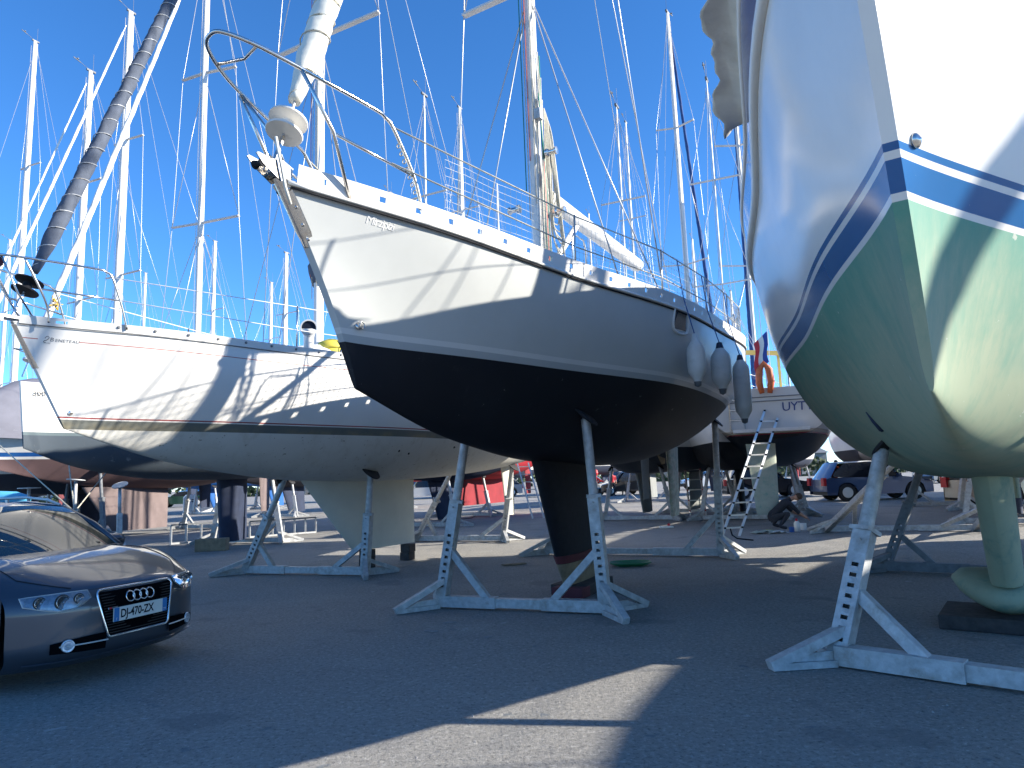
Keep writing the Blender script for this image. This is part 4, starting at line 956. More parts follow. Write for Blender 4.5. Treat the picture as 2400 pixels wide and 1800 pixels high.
# ------------------------------------------------------------------ the estate car in front on the left
def estate_car():
    N_ = Vector((.93, -.366, 0)).normalized(); ang = math.atan2(N_.y, N_.x)
    t = thing('parked_car', 'dark grey estate car with four chrome rings in its grille, at the lower left', 'car', (-3.235, 6.17, 0), ang)
    # local: +x forward (front face near x=0), y to the car's left, z up; body runs to x=-4.58
    pt = newmat('dark_metallic_paint'); m, nt_, b = pt
    b.inputs['Base Color'].default_value = (.060, .071, .090, 1); b.inputs['Metallic'].default_value = .65; b.inputs['Roughness'].default_value = .38
    b.inputs['Coat Weight'].default_value = .8; b.inputs['Coat Roughness'].default_value = .06
    tc = N(nt_, 'ShaderNodeTexCoord'); n1 = N(nt_, 'ShaderNodeTexNoise'); setin(n1, Scale=600.0); nt_.links.new(tc.outputs['Object'], n1.inputs['Vector'])
    bp = N(nt_, 'ShaderNodeBump'); setin(bp, Strength=.06, Distance=.001); nt_.links.new(n1.outputs['Fac'], bp.inputs['Height']); nt_.links.new(bp.outputs[0], b.inputs['Normal'])
    MT['paint'] = m
    MT['chrome'] = pm('chrome', (.75, .75, .75), .08, metal=1.0, var=.03)
    MT['cglass'] = pm('tinted_windscreen', (.02, .034, .034), .02, var=.05, coat=.5, spec=.8)
    MT['lens'] = pm('headlight_lens', (.75, .78, .8), .03, var=.05, trans=.92, spec=.7)
    MT['lampin'] = pm('headlight_reflector', (.62, .65, .70), .25, metal=.35, var=.35, vs=26, coat=1.0)
    MT['tyre'] = pm('tyre', (.018, .018, .019), .85, var=.2); MT['plate'] = pm('plate_white', (.68, .68, .62), .4, var=.04); MT['plateblue'] = pm('plate_blue', (.02, .17, .42), .4, var=.04)
    MT['plast'] = pm('dark_plastic', (.012, .012, .013), .55, var=.2, vs=12); MT['seat'] = pm('light_interior', (.30, .30, .27), .9, var=.15); MT['lamp_orange'] = pm('tail_red', (.5, .03, .03), .2, var=.1)
    HW = .885
    def bow(y): return -.34*(abs(y)/HW)**3.0
    def face(y, z):      # x of the front skin
        pr = np.interp(z, [.17, .22, .30, .42, .60, .66, .705, .73], [-.10, -.02, 0, -.003, -.008, -.02, -.045, -.075]); return float(pr)+bow(y)
    def edge_z(y): return .755-.012*(abs(y)/HW)**3
    ys = [HW*math.sin(math.pi/2*k/14) for k in range(-14, 15)]
    # one continuous front/hood skin
    rows = []
    for y in ys:
        row = []; ez = edge_z(y)
        for z in (.17, .20, .25, .31, .38, .46, .54, .60, .65, .69, ez-.012): row.append((face(y, min(z, .73)), y*(1 if z > .3 else .985), z))
        x0 = face(y, .73)
        a = abs(y)/HW
        for k, f in enumerate((.04, .10, .2, .32, .45, .58, .7, .82, .92, 1.0)):
            xc = x0*(1-f)+(-1.14-.05*(1-a*a)+.10*a*a)*f
            zc = ez+(1.0-ez)*(1-(1-f)**2.05)
            zc -= (.05*a**3.6)*(.35+.65*f) - .012*math.exp(-((a-.62)/.08)**2)*f
            yy = y*(1-.035*f*a)
            row.append((xc, yy, zc))
        rows.append(row)
    g = MB(); g.grid(rows); front = g.build('front_and_bonnet', 'paint', t, smooth=True)
    sb = front.modifiers.new('sub', 'SUBSURF'); sb.levels = 1; sb.render_levels = 2
    # flanks with wheel arches
    for s in (1, -1):
        rows = []; x0 = face(HW, .73); xe = -1.04; XS = np.concatenate([[x0], np.linspace(-.40, -1.4, 24), np.linspace(-1.46, -4.4, 40)])
        for x in XS:
            row = []; f0_ = min(1.0, (x-x0)/(xe-x0)); ez = edge_z(HW)
            top_ = ez+(1.0-ez)*(1-(1-f0_)**2.05)-.05*(.35+.65*f0_)
            ytop = HW*(1-.035*f0_)
            if x < xe: top_ += .015*min(1, (xe-x)/1.2)
            for k in range(12):
                f = k/11; z = .17+(top_-.17)*f
                y = HW+(ytop-HW)*max(0, (f-.55)/.45)**2-.012*max(0, 1-f*5)
                for wx in (-.93, -3.58):
                    dx = x-wx
                    if abs(dx) < .355: z = max(z, .31+math.sqrt(.355**2-dx*dx))
                if x < -3.9: y -= .10*((-3.9-x)/.5)**2
                row.append((x, s*y, z))
            rows.append(row)
        MB().grid(rows).build('side_panel', 'paint', t, smooth=True)
    # greenhouse
    def roofz(x): return float(np.interp(x, [-4.3, -3.9, -3.2, -2.5, -2.1, -1.84], [1.28, 1.40, 1.445, 1.46, 1.445, 1.412]))
    def wy(z): return .80-.105*(z-.93)/.47
    rows = []
    for k in range(13):
        f = k/12; a0 = f*2-1; row = []
        for j in range(9):
            q = j/8; x = (-1.14)*(1-q)+(-1.88)*q - .0; x += (-.12*a0*a0*-1*0) ; x = x-.12*a0*a0*(1-q*.5)+.06
            z = .985+(1.41-.985)*(1-(1-q)**1.18)-.035*a0*a0*q; row.append((x, a0*wy(z)*.955, z))
        rows.append(row)
    MB().grid(rows).build('windscreen', 'cglass', t, smooth=True)
    rows = []
    for k in range(13):
        a0 = k/12*2-1; row = []
        for j in range(12):
            q = j/11; x = -1.83-.06*a0*a0*(1-q)+(-4.25+1.83)*q; z = roofz(x)-.05*a0**4-.015*a0*a0; row.append((x, a0*.665, z))
        rows.append(row)
    MB().grid(rows).build('roof', 'paint', t, smooth=True)
    for s in (1, -1):
        # pillars, side glass, cant rail
        MB().tube([(-1.20, s*.775, .955), (-1.52, s*.725, 1.19), (-1.90, s*.675, 1.36), (-2.5, s*.665, 1.415), (-3.9, s*.65, 1.345), (-4.3, s*.60, 1.22)], [.04, .034, .034, .036, .036, .03], 8).build('roof_pillar', 'paint', t, smooth=True)
        MB().tube([(-2.5, s*.66, .93), (-2.55, s*.605, 1.36)], .03, 6).build('door_pillar', 'plast', t)
        g = MB(); g.grid([[(-1.40, s*.80, .88), (-1.50, s*.775, .95)], [(-2.2, s*.83, .90), (-1.95, s*.675, 1.37)], [(-3.2, s*.83, .90), (-3.2, s*.668, 1.39)], [(-4.2, s*.78, .92), (-4.1, s*.64, 1.30)]]); g.build('side_glass', 'cglass', t, smooth=True)
        MB().tube([(-1.92, s*.635, 1.40), (-2.10, s*.635, 1.455), (-2.45, s*.635, 1.487), (-3.4, s*.63, 1.48), (-3.9, s*.56, 1.41), (-4.05, s*.56, 1.365)], .015, 8).build('roof_rail', 'alu', t, smooth=True)
        for x in (-2.75, -3.4): MB().bar((x, s*.635, 1.40), (x, s*.635, 1.47), .04, .02).build('rail_foot', 'alu', t)
        mr = MB().lathe([(.0, -.10), (.055, -.09), (.075, -.03), (.078, .03), (.06, .085), (0, .1)], 14, (-1.52, s*.965, 1.00), (.25, s*1, .08)).build('wing_mirror', 'paint', t, smooth=True)
        mr.scale = (1, 1, 1); MB().bar((-1.52, s*.80, .93), (-1.52, s*.91, .965), .07, .03).build('mirror_foot', 'plast', mr)
        for wx in (-.93, -3.58):
            wroot = MB().lathe([(.20, -.11), (.30, -.112), (.318, -.08), (.32, 0), (.318, .08), (.30, .112), (.20, .11)], 36, (wx, s*(HW-.115), .32), (0, 1, 0)).build('wheel', 'tyre', t, smooth=True, sharp=50)
            MB().lathe([(.215, .0), (.21, .03), (.19, .045)], 30, (wx, s*(HW-.04), .32), (0, s, 0)).build('rim', 'alu', wroot)
            g = MB()
            for k in range(7):
                a = k*2*math.pi/7; g.bar((wx, s*(HW-.01), .32), (wx+.195*math.cos(a), s*(HW-.02), .32+.195*math.sin(a)), .035, .02, up=(0, 1, 0))
            g.build('spokes', 'alu', wroot)
    MB().box((-2.45, 0, .32), (3.6, 1.45, .24)).box((-1.2, 0, .55), (.8, 1.35, .3)).build('underbody', 'plast', t)
    MB().box((-1.85, 0, .86), (1.1, 1.45, .14)).build('dashboard', 'plast', t)
    for s in (.38, -.38):
        MB().box((-2.75, s, 1.02), (.16, .46, .42)).box((-2.72, s, 1.27), (.12, .24, .12)).build('front_seat', 'seat', t)
    MB().box((-3.4, 0, .95), (.2, 1.2, .5)).build('rear_seat', 'seat', t)
    MB().box((-1.72, 0, 1.30), (.03, .22, .06)).build('rear_view_mirror', 'plast', t)
    MB().box((-1.30, .3, .975), (.02, .14, .10)).build('paper_on_dash', 'plate', t)
    # full-width panel behind: rear end
    MB().grid([[(-4.4, -HW*.9, .2), (-4.45, -HW*.9, .9), (-4.25, -.57, 1.25)], [(-4.55, 0, .2), (-4.58, 0, .9), (-4.3, 0, 1.28)], [(-4.4, HW*.9, .2), (-4.45, HW*.9, .9), (-4.25, .57, 1.25)]]).build('tailgate', 'paint', t, smooth=True)
    # surface helpers on the front
    def FP(y, z, off=.004): return Vector((face(y, z)+off, y, z))
    def poly_patch(P, name, mat, off, parent=t, n=10):
        "patch following the front skin: P four corners (y, z) TL TR BR BL"
        rows = []
        for i in range(n+1):
            f = i/n; row = []
            for j in range(n+1):
                h = j/n; tp = (P[0][0]*(1-f)+P[1][0]*f, P[0][1]*(1-f)+P[1][1]*f); bt = (P[3][0]*(1-f)+P[2][0]*f, P[3][1]*(1-f)+P[2][1]*f)
                row.append(FP(tp[0]*(1-h)+bt[0]*h, tp[1]*(1-h)+bt[1]*h, off))
            rows.append(row)
        return MB().grid(rows).build(name, mat, parent, smooth=True)
    # single-frame grille: recess shade painted flat black, chrome frame, slats
    gr = poly_patch([(-.36, .705), (.36, .705), (.29, .36), (-.29, .36)], 'grille', 'cavity', .004)
    def gw(z): return .36-(.36-.29)*(.705-z)/.345
    for k in range(15):
        z = .376+.0218*k; w_ = gw(z)-.012
        MB().bar(FP(-w_, z, .010), FP(w_, z, .010), .010, .007, up=(0, 0, 1)).build('grille_slat', 'plast', gr)
    fr = []
    def rc(cx, cz, r, a0, a1): return [(cx+r*math.cos(a), cz+r*math.sin(a)) for a in np.linspace(a0, a1, 6)]
    loop = rc(.32, .675, .045, 0.15, math.pi/2)+rc(-.32, .675, .045, math.pi/2, math.pi-.15)+rc(-.258, .388, .04, math.pi+.1, 1.5*math.pi)+rc(.258, .388, .04, 1.5*math.pi, 2*math.pi-.1)
    MB().tube([FP(y, z, .012) for y, z in loop], .011, 8, closed=True).build('grille_frame', 'chrome', gr, smooth=True)
    g = MB()
    for k in range(4):
        cy = (k-1.5)*.064; g.tube([FP(cy+.040*math.cos(a), .640+.040*math.sin(a), .022) for a in np.linspace(0, 2*math.pi, 25)[:-1]], .0062, 6, closed=True)
    g.build('ring_emblem', 'chrome', gr, smooth=True)
    MB().box((face(0, .5)+.02, -.265, .575), (.006, .085, .014)).build('small_badge', 'chrome', gr)
    MB().box((face(0, .5)+.022, -.290, .575), (.006, .02, .014)).build('badge_red_corner', 'redplastic', gr)
    # number plate
    pc = face(0, .43)+.020
    pl = MB().box((pc, 0, .515), (.012, .52, .11)).build('number_plate', 'plate', t)
    for s in (-1, 1): MB().box((pc+.0075, s*.2375, .515), (.003, .045, .108)).build('plate_end_band', 'plateblue', pl)
    fn = lambda u, v: Vector((pc+.0085, -.198+u, .486+v))
    text_mesh('DJ-470-ZX', .092, lambda u, v: fn(u*.80-.004, v), 'plate_lettering', 'black', pl, spacing=.97, bold=.0022)
    text_mesh('F', .03, lambda u, v: Vector((pc+.0095, -.245+u, .469+v)), 'plate_lettering', 'plate', pl)
    text_mesh('29', .028, lambda u, v: Vector((pc+.0095, .220+u, .473+v)), 'plate_lettering', 'plate', pl)
    # headlights
    for s in (1, -1):
        def hp(f, h):    # f 0..1 from inner to outer, h 0..1 bottom to top
            y = .415+.395*f; ztop = .735+.004*f-.016*f*f; zbot = np.interp(f, [0, .25, .55, .8, 1], [.68, .615, .605, .630, .66])
            return y, zbot+(ztop-zbot)*h
        hr = []
        for i in range(13):
            row = []
            for j in range(7):
                y, z = hp(i/12, j/6); row.append(FP(s*y, z, .004-.0*math.sin(math.pi*i/12)))
            hr.append(row)
        hl = MB().grid(hr).build('headlight', 'lampin', t, smooth=True)
        for (f, r) in ((.20, .036), (.47, .050), (.78, .040)):
            y, z = hp(f, .5); p0 = FP(s*y, z, .0)
            MB().lathe([(r, .014), (r*.92, .016), (r*.8, .004), (r*.35, .0), (0, .006)], 18, p0, (1, s*.18*f, .05)).build('lamp_bowl', 'chrome', hl, smooth=True); MB().lathe([(r*1.16, .003), (r*1.18, .012), (r*1.0, .013), (r*.98, .004)], 20, p0, (1, s*.18*f, .05)).build('bowl_ring', 'plast', hl)
        rim = [FP(s*hp(f, 0)[0], hp(f, 0)[1], .010) for f in np.linspace(0, 1, 10)]+[FP(s*hp(f, 1)[0], hp(f, 1)[1], .010) for f in np.linspace(1, 0, 10)]
        MB().tube(rim, .005, 5, closed=True).build('headlight_rim', 'alu', hl)
        hr2 = [[FP(s*hp(i/12, j/6)[0], hp(i/12, j/6)[1], .022) for j in range(7)] for i in range(13)]
        MB().grid(hr2).build('headlight_glass', 'lens', hl, smooth=True)
        # lower intake and fog lamp
        lo = []
        for i in range(9):
            y = .31+.37*i/8; lo.append([FP(s*y, z, .022) for z in (.27+.02*(i/8), .34, .395-.03*(i/8)**2)])
        ai = MB().grid(lo).build('lower_air_intake', 'cavity', t, smooth=True)  # flat patch, the dark of the opening is painted on
        MB().tube([FP(s*y, .335+.01*(y-.3), .028) for y in np.linspace(.30, .63, 8)], .0055, 5).build('intake_bar', 'alu', ai)
        MB().lathe([(0, .012), (.03, .014), (.040, .012), (.044, .016), (.05, 0)], 20, FP(s*.575, .338, .018), (1, s*.45, 0)).build('fog_lamp', 'lampin', ai, smooth=True)
        MB().tube([FP(s*y, .228-.004*math.sin(y*3), .008) for y in np.linspace(.0, .80, 12)], .006, 5).build('lip_line', 'paint', t)
    # bonnet shut lines
    for s in (1, -1):
        pts = []
        for k in range(16):
            f = k/15; y = s*(.40+.32*min(1, f*1.6)) if f < .6 else s*.72; pts.append(y)
        g = MB(); P_ = []
        for f in np.linspace(.02, .97, 18):
            a = .84 if f > .25 else .50+.34*(f/.25)**.6; y = s*HW*a; ez = edge_z(y); x0 = face(y, .73); xc = x0*(1-f)+(-1.14-.05*(1-a*a)+.10*a*a)*f
            zc = ez+(1.0-ez)*(1-(1-f)**2.05)-(.05*a**3.6)*(.35+.65*f)+.012*math.exp(-((a-.62)/.08)**2)*f; P_.append((xc, y*(1-.035*f*a), zc+.001))
        g.tube(P_, .0035, 4).build('bonnet_gap', 'plast', t)
    MB().tube([FP(y, edge_z(y)-.022, .002) for y in np.linspace(-.42, .42, 14)], .0035, 4).build('bonnet_gap', 'plast', t)
    # cowl and wipers
    MB().grid([[(-1.10-.05*(1-a*a)+.0*a, a*.72, .992), (-1.22-.03*(1-a*a), a*.74, .998)] for a in np.linspace(-1, 1, 9)]).build('cowl', 'plast', t)
    for (y0, y1) in ((.55, -.05), (-.02, -.62)):
        MB().tube([(-1.20, y0, 1.02), (-1.23, (y0+y1)/2, 1.03), (-1.26, y1, 1.05)], .010, 5).build('wiper', 'plast', t)
    for y in (.3, -.3): MB().box((-1.04, y, .945), (.02, .03, .012)).build('washer_jet', 'plast', t)
    return t
estate_car()

# ------------------------------------------------------------------ people (one continuous skinned body each)
def person(label, loc, rz, J, cloth_top, cloth_leg, hair='hair', shoes='dark', scale=1.0):
    """J: joints; keys pelvis, chest, neck, head, sh_l/r, el_l/r, ha_l/r, hip_l/r, kn_l/r, an_l/r, toe_l/r"""
    t = thing('person', label, 'person', loc, rz, None)
    order = ['pelvis', 'chest', 'neck', 'sh_l', 'el_l', 'ha_l', 'sh_r', 'el_r', 'ha_r', 'hip_l', 'kn_l', 'an_l', 'toe_l', 'hip_r', 'kn_r', 'an_r', 'toe_r', 'head']
    edges = [('pelvis', 'chest'), ('chest', 'neck'), ('neck', 'head'), ('chest', 'sh_l'), ('sh_l', 'el_l'), ('el_l', 'ha_l'), ('chest', 'sh_r'), ('sh_r', 'el_r'), ('el_r', 'ha_r'), ('pelvis', 'hip_l'), ('hip_l', 'kn_l'), ('kn_l', 'an_l'), ('an_l', 'toe_l'), ('pelvis', 'hip_r'), ('hip_r', 'kn_r'), ('kn_r', 'an_r'), ('an_r', 'toe_r')]
    rad = dict(pelvis=.15, chest=.155, neck=.06, head=.055, sh=.07, el=.048, ha=.032, hip=.10, kn=.065, an=.045, toe=.04)
    me = bpy.data.meshes.new('body'); me.from_pydata([Vector(J[k])*scale for k in order], [(order.index(a), order.index(b)) for a, b in edges], [])
    o = bpy.data.objects.new('body', me); COL.objects.link(o); o.parent = t
    sk = o.modifiers.new('skin', 'SKIN'); me.skin_vertices.new() if not me.skin_vertices else None
    for i, k in enumerate(order):
        r = rad[k.split('_')[0]]*scale; v = me.skin_vertices[0].data[i]; v.radius = (r, r*(.78 if k in ('pelvis', 'chest') else 1)); v.use_root = (i == 0)
    ss = o.modifiers.new('sub', 'SUBSURF'); ss.levels = 2; ss.render_levels = 2
    dg = bpy.context.evaluated_depsgraph_get(); m2 = bpy.data.meshes.new_from_object(o.evaluated_get(dg))
    o.modifiers.clear(); o.data = m2; m2.name = 'body'
    for mt in (cloth_top, cloth_leg, 'skin', shoes): m2.materials.append(MT[mt])
    P = {k: Vector(J[k])*scale for k in J}
    def dseg(p, a, b):
        ab = b-a; q = max(0, min(1, (p-a).dot(ab)/ab.length_squared)); return (p-(a+ab*q)).length
    for pg in m2.polygons:
        c = pg.center
        best = min(edges, key=lambda e: dseg(c, P[e[0]], P[e[1]]))
        idx = 0
        if best[0] in ('pelvis',) and best[1].startswith('hip') or best[0].startswith('hip') or best[0].startswith('kn'): idx = 1
        if best[1].startswith('ha') or best == ('neck', 'head'): idx = 2
        if best[0].startswith('an'): idx = 3
        pg.material_index = idx; pg.use_smooth = True
    hd = P['head']; up = (P['head']-P['neck']).normalized(); fwd = Vector(J.get('face', (0, -1, 0))).normalized()
    g = MB(); g.lathe([(.0, -.12), (.045, -.105), (.068, -.06), (.078, 0), (.076, .05), (.055, .095), (0, .115)], 18, hd+up*.07, up); h_ = g.build('head', 'skin', t, smooth=True)
    MB().lathe([(0, -.02), (.012, -.015), (.014, 0), (0, .03)], 8, hd+up*.06+fwd*.08, up).build('nose', 'skin', h_, smooth=True)
    MB().lathe([(.080, -.01), (.086, .03), (.084, .06), (.062, .10), (0, .124)], 16, hd+up*.078-fwd*.010, (up-fwd*.25).normalized()).build('hair', hair, h_, smooth=True)
    for s in ('l', 'r'):       # five bent fingers
        a = P['el_'+s]; b_ = P['ha_'+s]; d = (b_-a).normalized(); sd = d.cross(up).normalized() if abs(d.dot(up)) < .95 else Vector((1, 0, 0)); nn = sd.cross(d)
        for k in range(5):
            off = (k-2)*.017; L = (.05, .072, .08, .074, .06)[k]*scale
            p0 = b_+sd*off+d*.01; p1 = p0+d*L*.55+(sd*(-.03) if k == 0 else Vector()); p2 = p1+d*L*.35-nn*.02
            MB().tube([p0, p1, p2], [.010, .009, .006], 6).build('finger', 'skin', t, smooth=True)
    return t
g0 = at(1960, 1172, z=0)
person('person in orange top and blue jeans standing by the open door of the dark vehicle', (g0.x, g0.y, 0), .3,
       dict(pelvis=(0, 0, .95), chest=(.02, -.05, 1.32), neck=(.04, -.07, 1.50), head=(.06, -.10, 1.60), sh_l=(.20, -.06, 1.42), el_l=(.34, -.25, 1.22), ha_l=(.48, -.46, 1.30), sh_r=(-.17, -.04, 1.42), el_r=(-.10, -.28, 1.20), ha_r=(.14, -.42, 1.22),
            hip_l=(.10, 0, .88), kn_l=(.20, -.02, .48), an_l=(.30, .04, .09), toe_l=(.40, -.08, .04), hip_r=(-.10, 0, .88), kn_r=(-.16, -.03, .48), an_r=(-.22, .05, .09), toe_r=(-.20, -.12, .04), face=(.6, -.8, -.1)), 'orangecloth', 'jeans', shoes='wood')
g1 = at(1815, 1240, z=0)
person('person in dark clothes crouching on the ground and painting beside the ladder', (g1.x, g1.y, 0), 0,
       dict(pelvis=(0, .1, .30), chest=(.30, .02, .62), neck=(.46, -.04, .74), head=(.55, -.08, .76), sh_l=(.32, .18, .66), el_l=(.52, .10, .42), ha_l=(.74, .0, .30), sh_r=(.36, -.16, .64), el_r=(.60, -.14, .38), ha_r=(.80, -.12, .24),
            hip_l=(-.02, .20, .28), kn_l=(.34, .32, .42), an_l=(.10, .34, .08), toe_l=(.28, .36, .04), hip_r=(0, 0, .26), kn_r=(.30, -.30, .40), an_r=(.02, -.30, .08), toe_r=(.20, -.34, .04), face=(.9, -.3, -.4)), 'dark', 'dark')

# ------------------------------------------------------------------ ladders and yard clutter
def ladder(label, foot, head, width_dir, w=.40, n=10, caps=None, rungs_mat='ladder', taper=0.0, group=None):
    foot = Vector(foot); head = Vector(head); t = thing('ladder', label, 'ladder', foot, 0, group); wd = Vector(width_dir).normalized()
    d = head-foot
    for s in (-1, 1): MB().bar(wd*(s*w/2), d+wd*(s*(w/2-taper)), .055, .028, up=d.cross(wd)).build('stile', 'ladder', t)
    for k in range(n):
        f = (k+.7)/(n+.2); ww = w/2-taper*f
        MB().bar(d*f-wd*ww, d*f+wd*ww, .034, .034).build('rung', rungs_mat, t)
        if caps:
            for s in (-1, 1): MB().box(d*f+wd*(s*ww), (.05, .06, .04)).build('rung_cap', caps, t)
    return t
lf = at(1712, 1258, z=0); lh = at(1822, 925, Y=17.9)
ladder('long aluminium ladder leaning against the stern of the white cruiser', (lf.x, lf.y, 0), lh, (1, .25, 0), .44, 12, caps='black')
lf = at(1637, 1214, z=0); lh = at(1607, 975, Y=lf.y+.9)
ladder('telescopic ladder with red rung joints behind the stern of the grey sloop', (lf.x, lf.y, 0), lh, (1, .1, 0), .52, 10, caps='redplastic')
lf = at(1262, 1215, z=0); lh = at(1225, 1085, Y=lf.y+.5)
ladder('white folding ladder standing behind the rudder of the white sloop', (lf.x, lf.y, 0), (lh.x, lh.y, lh.z), (1, .1, 0), .42, 7)
# lying ladders behind the stands on the left
p0 = at(383, 1232, z=.45); p1 = at(520, 1210, z=.45)
def rack(label, a, b, n, h):
    a = Vector(a); b = Vector(b); t = thing('low_rack', label, 'rack', (a.x, a.y, 0), 0, 'low metal racks on the ground'); d = b-a
    MB().bar((0, 0, h), Vector((d.x, d.y, h)), .05, .04).build('top_bar', 'galvdark', t)
    MB().bar((0, 0, .04), Vector((d.x, d.y, .04)), .05, .05).build('bottom_bar', 'galv', t)
    for k in range(n): q = Vector((d.x, d.y, 0))*(k/(n-1)); MB().bar(q+Vector((0, 0, .02)), q+Vector((0, 0, h)), .05, .03).build('upright', 'galv', t)
a = at(400, 1278, z=0); b = at(505, 1270, z=0); rack('low metal rack between the posts of the far left stand', a, b, 4, .55)
a = at(585, 1262, z=0); b = at(740, 1250, z=0); rack('low metal rack behind the front stand of the white sloop', a, b, 7, .50)
p = at(497, 1291, z=0); t = thing('timber_block', 'big yellowish timber block lying beside the left stand', 'timber block', p, .12)
mod_bevel(MB().box((0, 0, .15), (.74, .32, .30)).build('block', 'wood', t), .015)
# keel blocks
def kblock(label, c, d, rz, mat='darkwood', group='timber keel blocks'):
    t = thing('keel_block', label, 'timber block', (c[0], c[1], 0), rz, group)
    n = 2 if d[2] > .2 else 1
    for k in range(n): mod_bevel(MB().box((0, random.uniform(-.01, .01), d[2]/n*(k+.5)), (d[0], d[1], d[2]/n-.004)).build('timber', mat, t), .01)
c = l2w(boatC, (5.2, 0, 0)); kblock('dark block under the beige foot of the black keel', c, (.9, .5, .14), boatC.rotation_euler.z)
c = l2w(boatC, (4.72, -.05, 0)); kblock('red painted wedge under the front of the black keel', c, (.26, .42, .13), boatC.rotation_euler.z, 'maroon')
c = l2w(boatL, (6.0, 0, 0)); kblock('timber block under the front of the cream keel', c, (.20, .22, .33), boatL.rotation_euler.z)
c = l2w(boatL, (7.2, 0, 0)); kblock('timber block under the back of the cream keel', c, (.20, .22, .31), boatL.rotation_euler.z)
c = l2w(boatR, (5.7, 0, 0)); kblock('wide dark block under the winged green keel', c, (.8, 1.1, .13), boatR.rotation_euler.z)
# green hose coil
p = at(1478, 1326, z=0); t = thing('hose', 'green garden hose coiled on the ground behind the central stand', 'hose', p)
for k in range(6):
    r = .17+.02*k; MB().tube([(r*1.25*math.cos(a), r*math.sin(a), .012+.009*k+.004*math.sin(3*a)) for a in np.linspace(0, 2*math.pi, 22)[:-1]], .011, 6, closed=True).build('coil', 'greenhose', t, smooth=True)
# painter's things
def pot(label, px, py, r, h, mat, cap=None, group='paint pots and rags on the ground', name='paint_pot', cat='pot'):
    p = at(px, py, z=0); t = thing(name, label, cat, p, 0, group); MB().lathe([(r*.96, 0), (r, .01), (r, h*.8), (r*(.5 if cap else 1), h), (0, h)], 14).build('body', mat, t, smooth=True, sharp=40)
    if cap: MB().lathe([(r*.4, 0), (r*.4, h*.25), (0, h*.26)], 10, (0, 0, h)).build('cap', cap, t)
pot('white and purple spray bottle beside the crouching person', 1869, 1245, .07, .24, 'plate', 'redplastic')
pot('white square-shouldered pot right of the spray bottle', 1883, 1242, .08, .16, 'white')
pot('small blue paint pot left of the spray bottle', 1856, 1247, .06, .12, 'bluecan')
def rag(label, px, py, s, mat, z=0):
    p = at(px, py, z=0); t = thing('rag', label, 'rag', p, 0, 'paint pots and rags on the ground'); random.seed(int(px)); rows = []
    for i in range(9):
        rows.append([((i/8-.5)*s*1.5+random.uniform(-.02, .02), (j/6-.5)*s*.8, .012+abs(math.sin(i*1.3+j*1.9))*s*.16*math.sin(math.pi*min(max(i/8, .05), .95))) for j in range(7)])
    o = MB().grid(rows).build('cloth', mat, t, smooth=True); m_ = o.modifiers.new('t', 'SOLIDIFY'); m_.thickness = .006
rag('crumpled greenish white rag before the crouching person', 1795, 1250, .42, 'greenw'); rag('yellow stained rag lying on the white rag', 1800, 1246, .22, 'yellow'); rag('white rag right of the greenish rag', 1822, 1250, .32, 'plate')
p = at(1562, 1238, z=0); t = thing('tray', 'grey paint tray with a red roller on the ground between the ladders', 'tray', p)
mod_bevel(MB().box((0, 0, .03), (.36, .2, .05)).build('tray_body', 'plate', t), .01); MB().tube([(.05, -.05, .1), (.10, .08, .1)], .035, 10).build('roller', 'redplastic', t)
p = at(1205, 1325, z=0); t = thing('wooden_slat', 'short flat wooden slats on the ground between the grey sloop stands', 'slat', p, .35)
for k in range(2): MB().box((0, .07*k-.03, .02), (.42, .05, .02)).build('slat', 'wood', t)
def flake(label, px, py, s, seed, mat='plate'):
    p = at(px, py, z=0); random.seed(seed); n = 9; pts = [(s*random.uniform(.5, 1)*math.cos(2*math.pi*k/n), s*.7*random.uniform(.4, 1)*math.sin(2*math.pi*k/n), .004) for k in range(n)]
    o = MB().prism(pts, (0, 0, .004)).build('paint_splash', mat, None); o.location = (p.x, p.y, 0); tag(o, label, 'paint splash', 'dried paint splashes on the asphalt')
MT['splash'] = pm('dried_pale_paint', (.22, .23, .23), .8, var=.25, vs=14)
flake('largest pale paint splash left of the central stand', 1012, 1480, .10, 4, 'splash'); flake('thin pale paint splash above the largest one', 1055, 1460, .09, 5, 'splash'); flake('small pale paint splash right of the largest one', 1142, 1494, .06, 6, 'splash')
t = thing('cable', 'thin black cable lying in a loose curve behind the cream keel', 'cable', at(1000, 1219, z=0))
o0 = t.location.copy(); MB().tube([at(px, py, z=.012)-o0 for px, py in ((985, 1216), (1020, 1219), (1070, 1218), (1105, 1214), (1125, 1204), (1140, 1196))], .012, 6).build('cable_run', 'black', t, smooth=True)
t = thing('strap', 'dark strap trailing on the ground from the foot of the long ladder', 'strap', at(1712, 1250, z=0))
o0 = t.location.copy(); MB().tube([at(1712, 1240, z=.25)-o0, at(1716, 1254, z=.1)-o0, at(1728, 1262, z=.012)-o0, at(1765, 1266, z=.012)-o0], .016, 6).build('strap_run', 'black', t, smooth=True)
# odd small stones and chips strewn about
g = MB(); random.seed(11)
for k in range(500):
    Y = 3.2+random.random()**1.5*20; X = random.uniform(-.75, .75)*Y; s = random.uniform(.004, .011)
    b = [(X+s*math.cos(a+k), Y+s*math.sin(a+k), 0) for a in (0, 1.6, 3.1, 4.6)]; g.add(b+[(X, Y, s*.9)], [(0, 1, 4), (1, 2, 4), (2, 3, 4), (3, 0, 4)])
MT['chips'] = pm('stone_chips', (.30, .29, .27), .8, var=.3, vs=4)
o = g.build('stone_chips', 'chips', None); tag(o, 'scattered pale stone chips on the asphalt', 'gravel', kind='stuff')
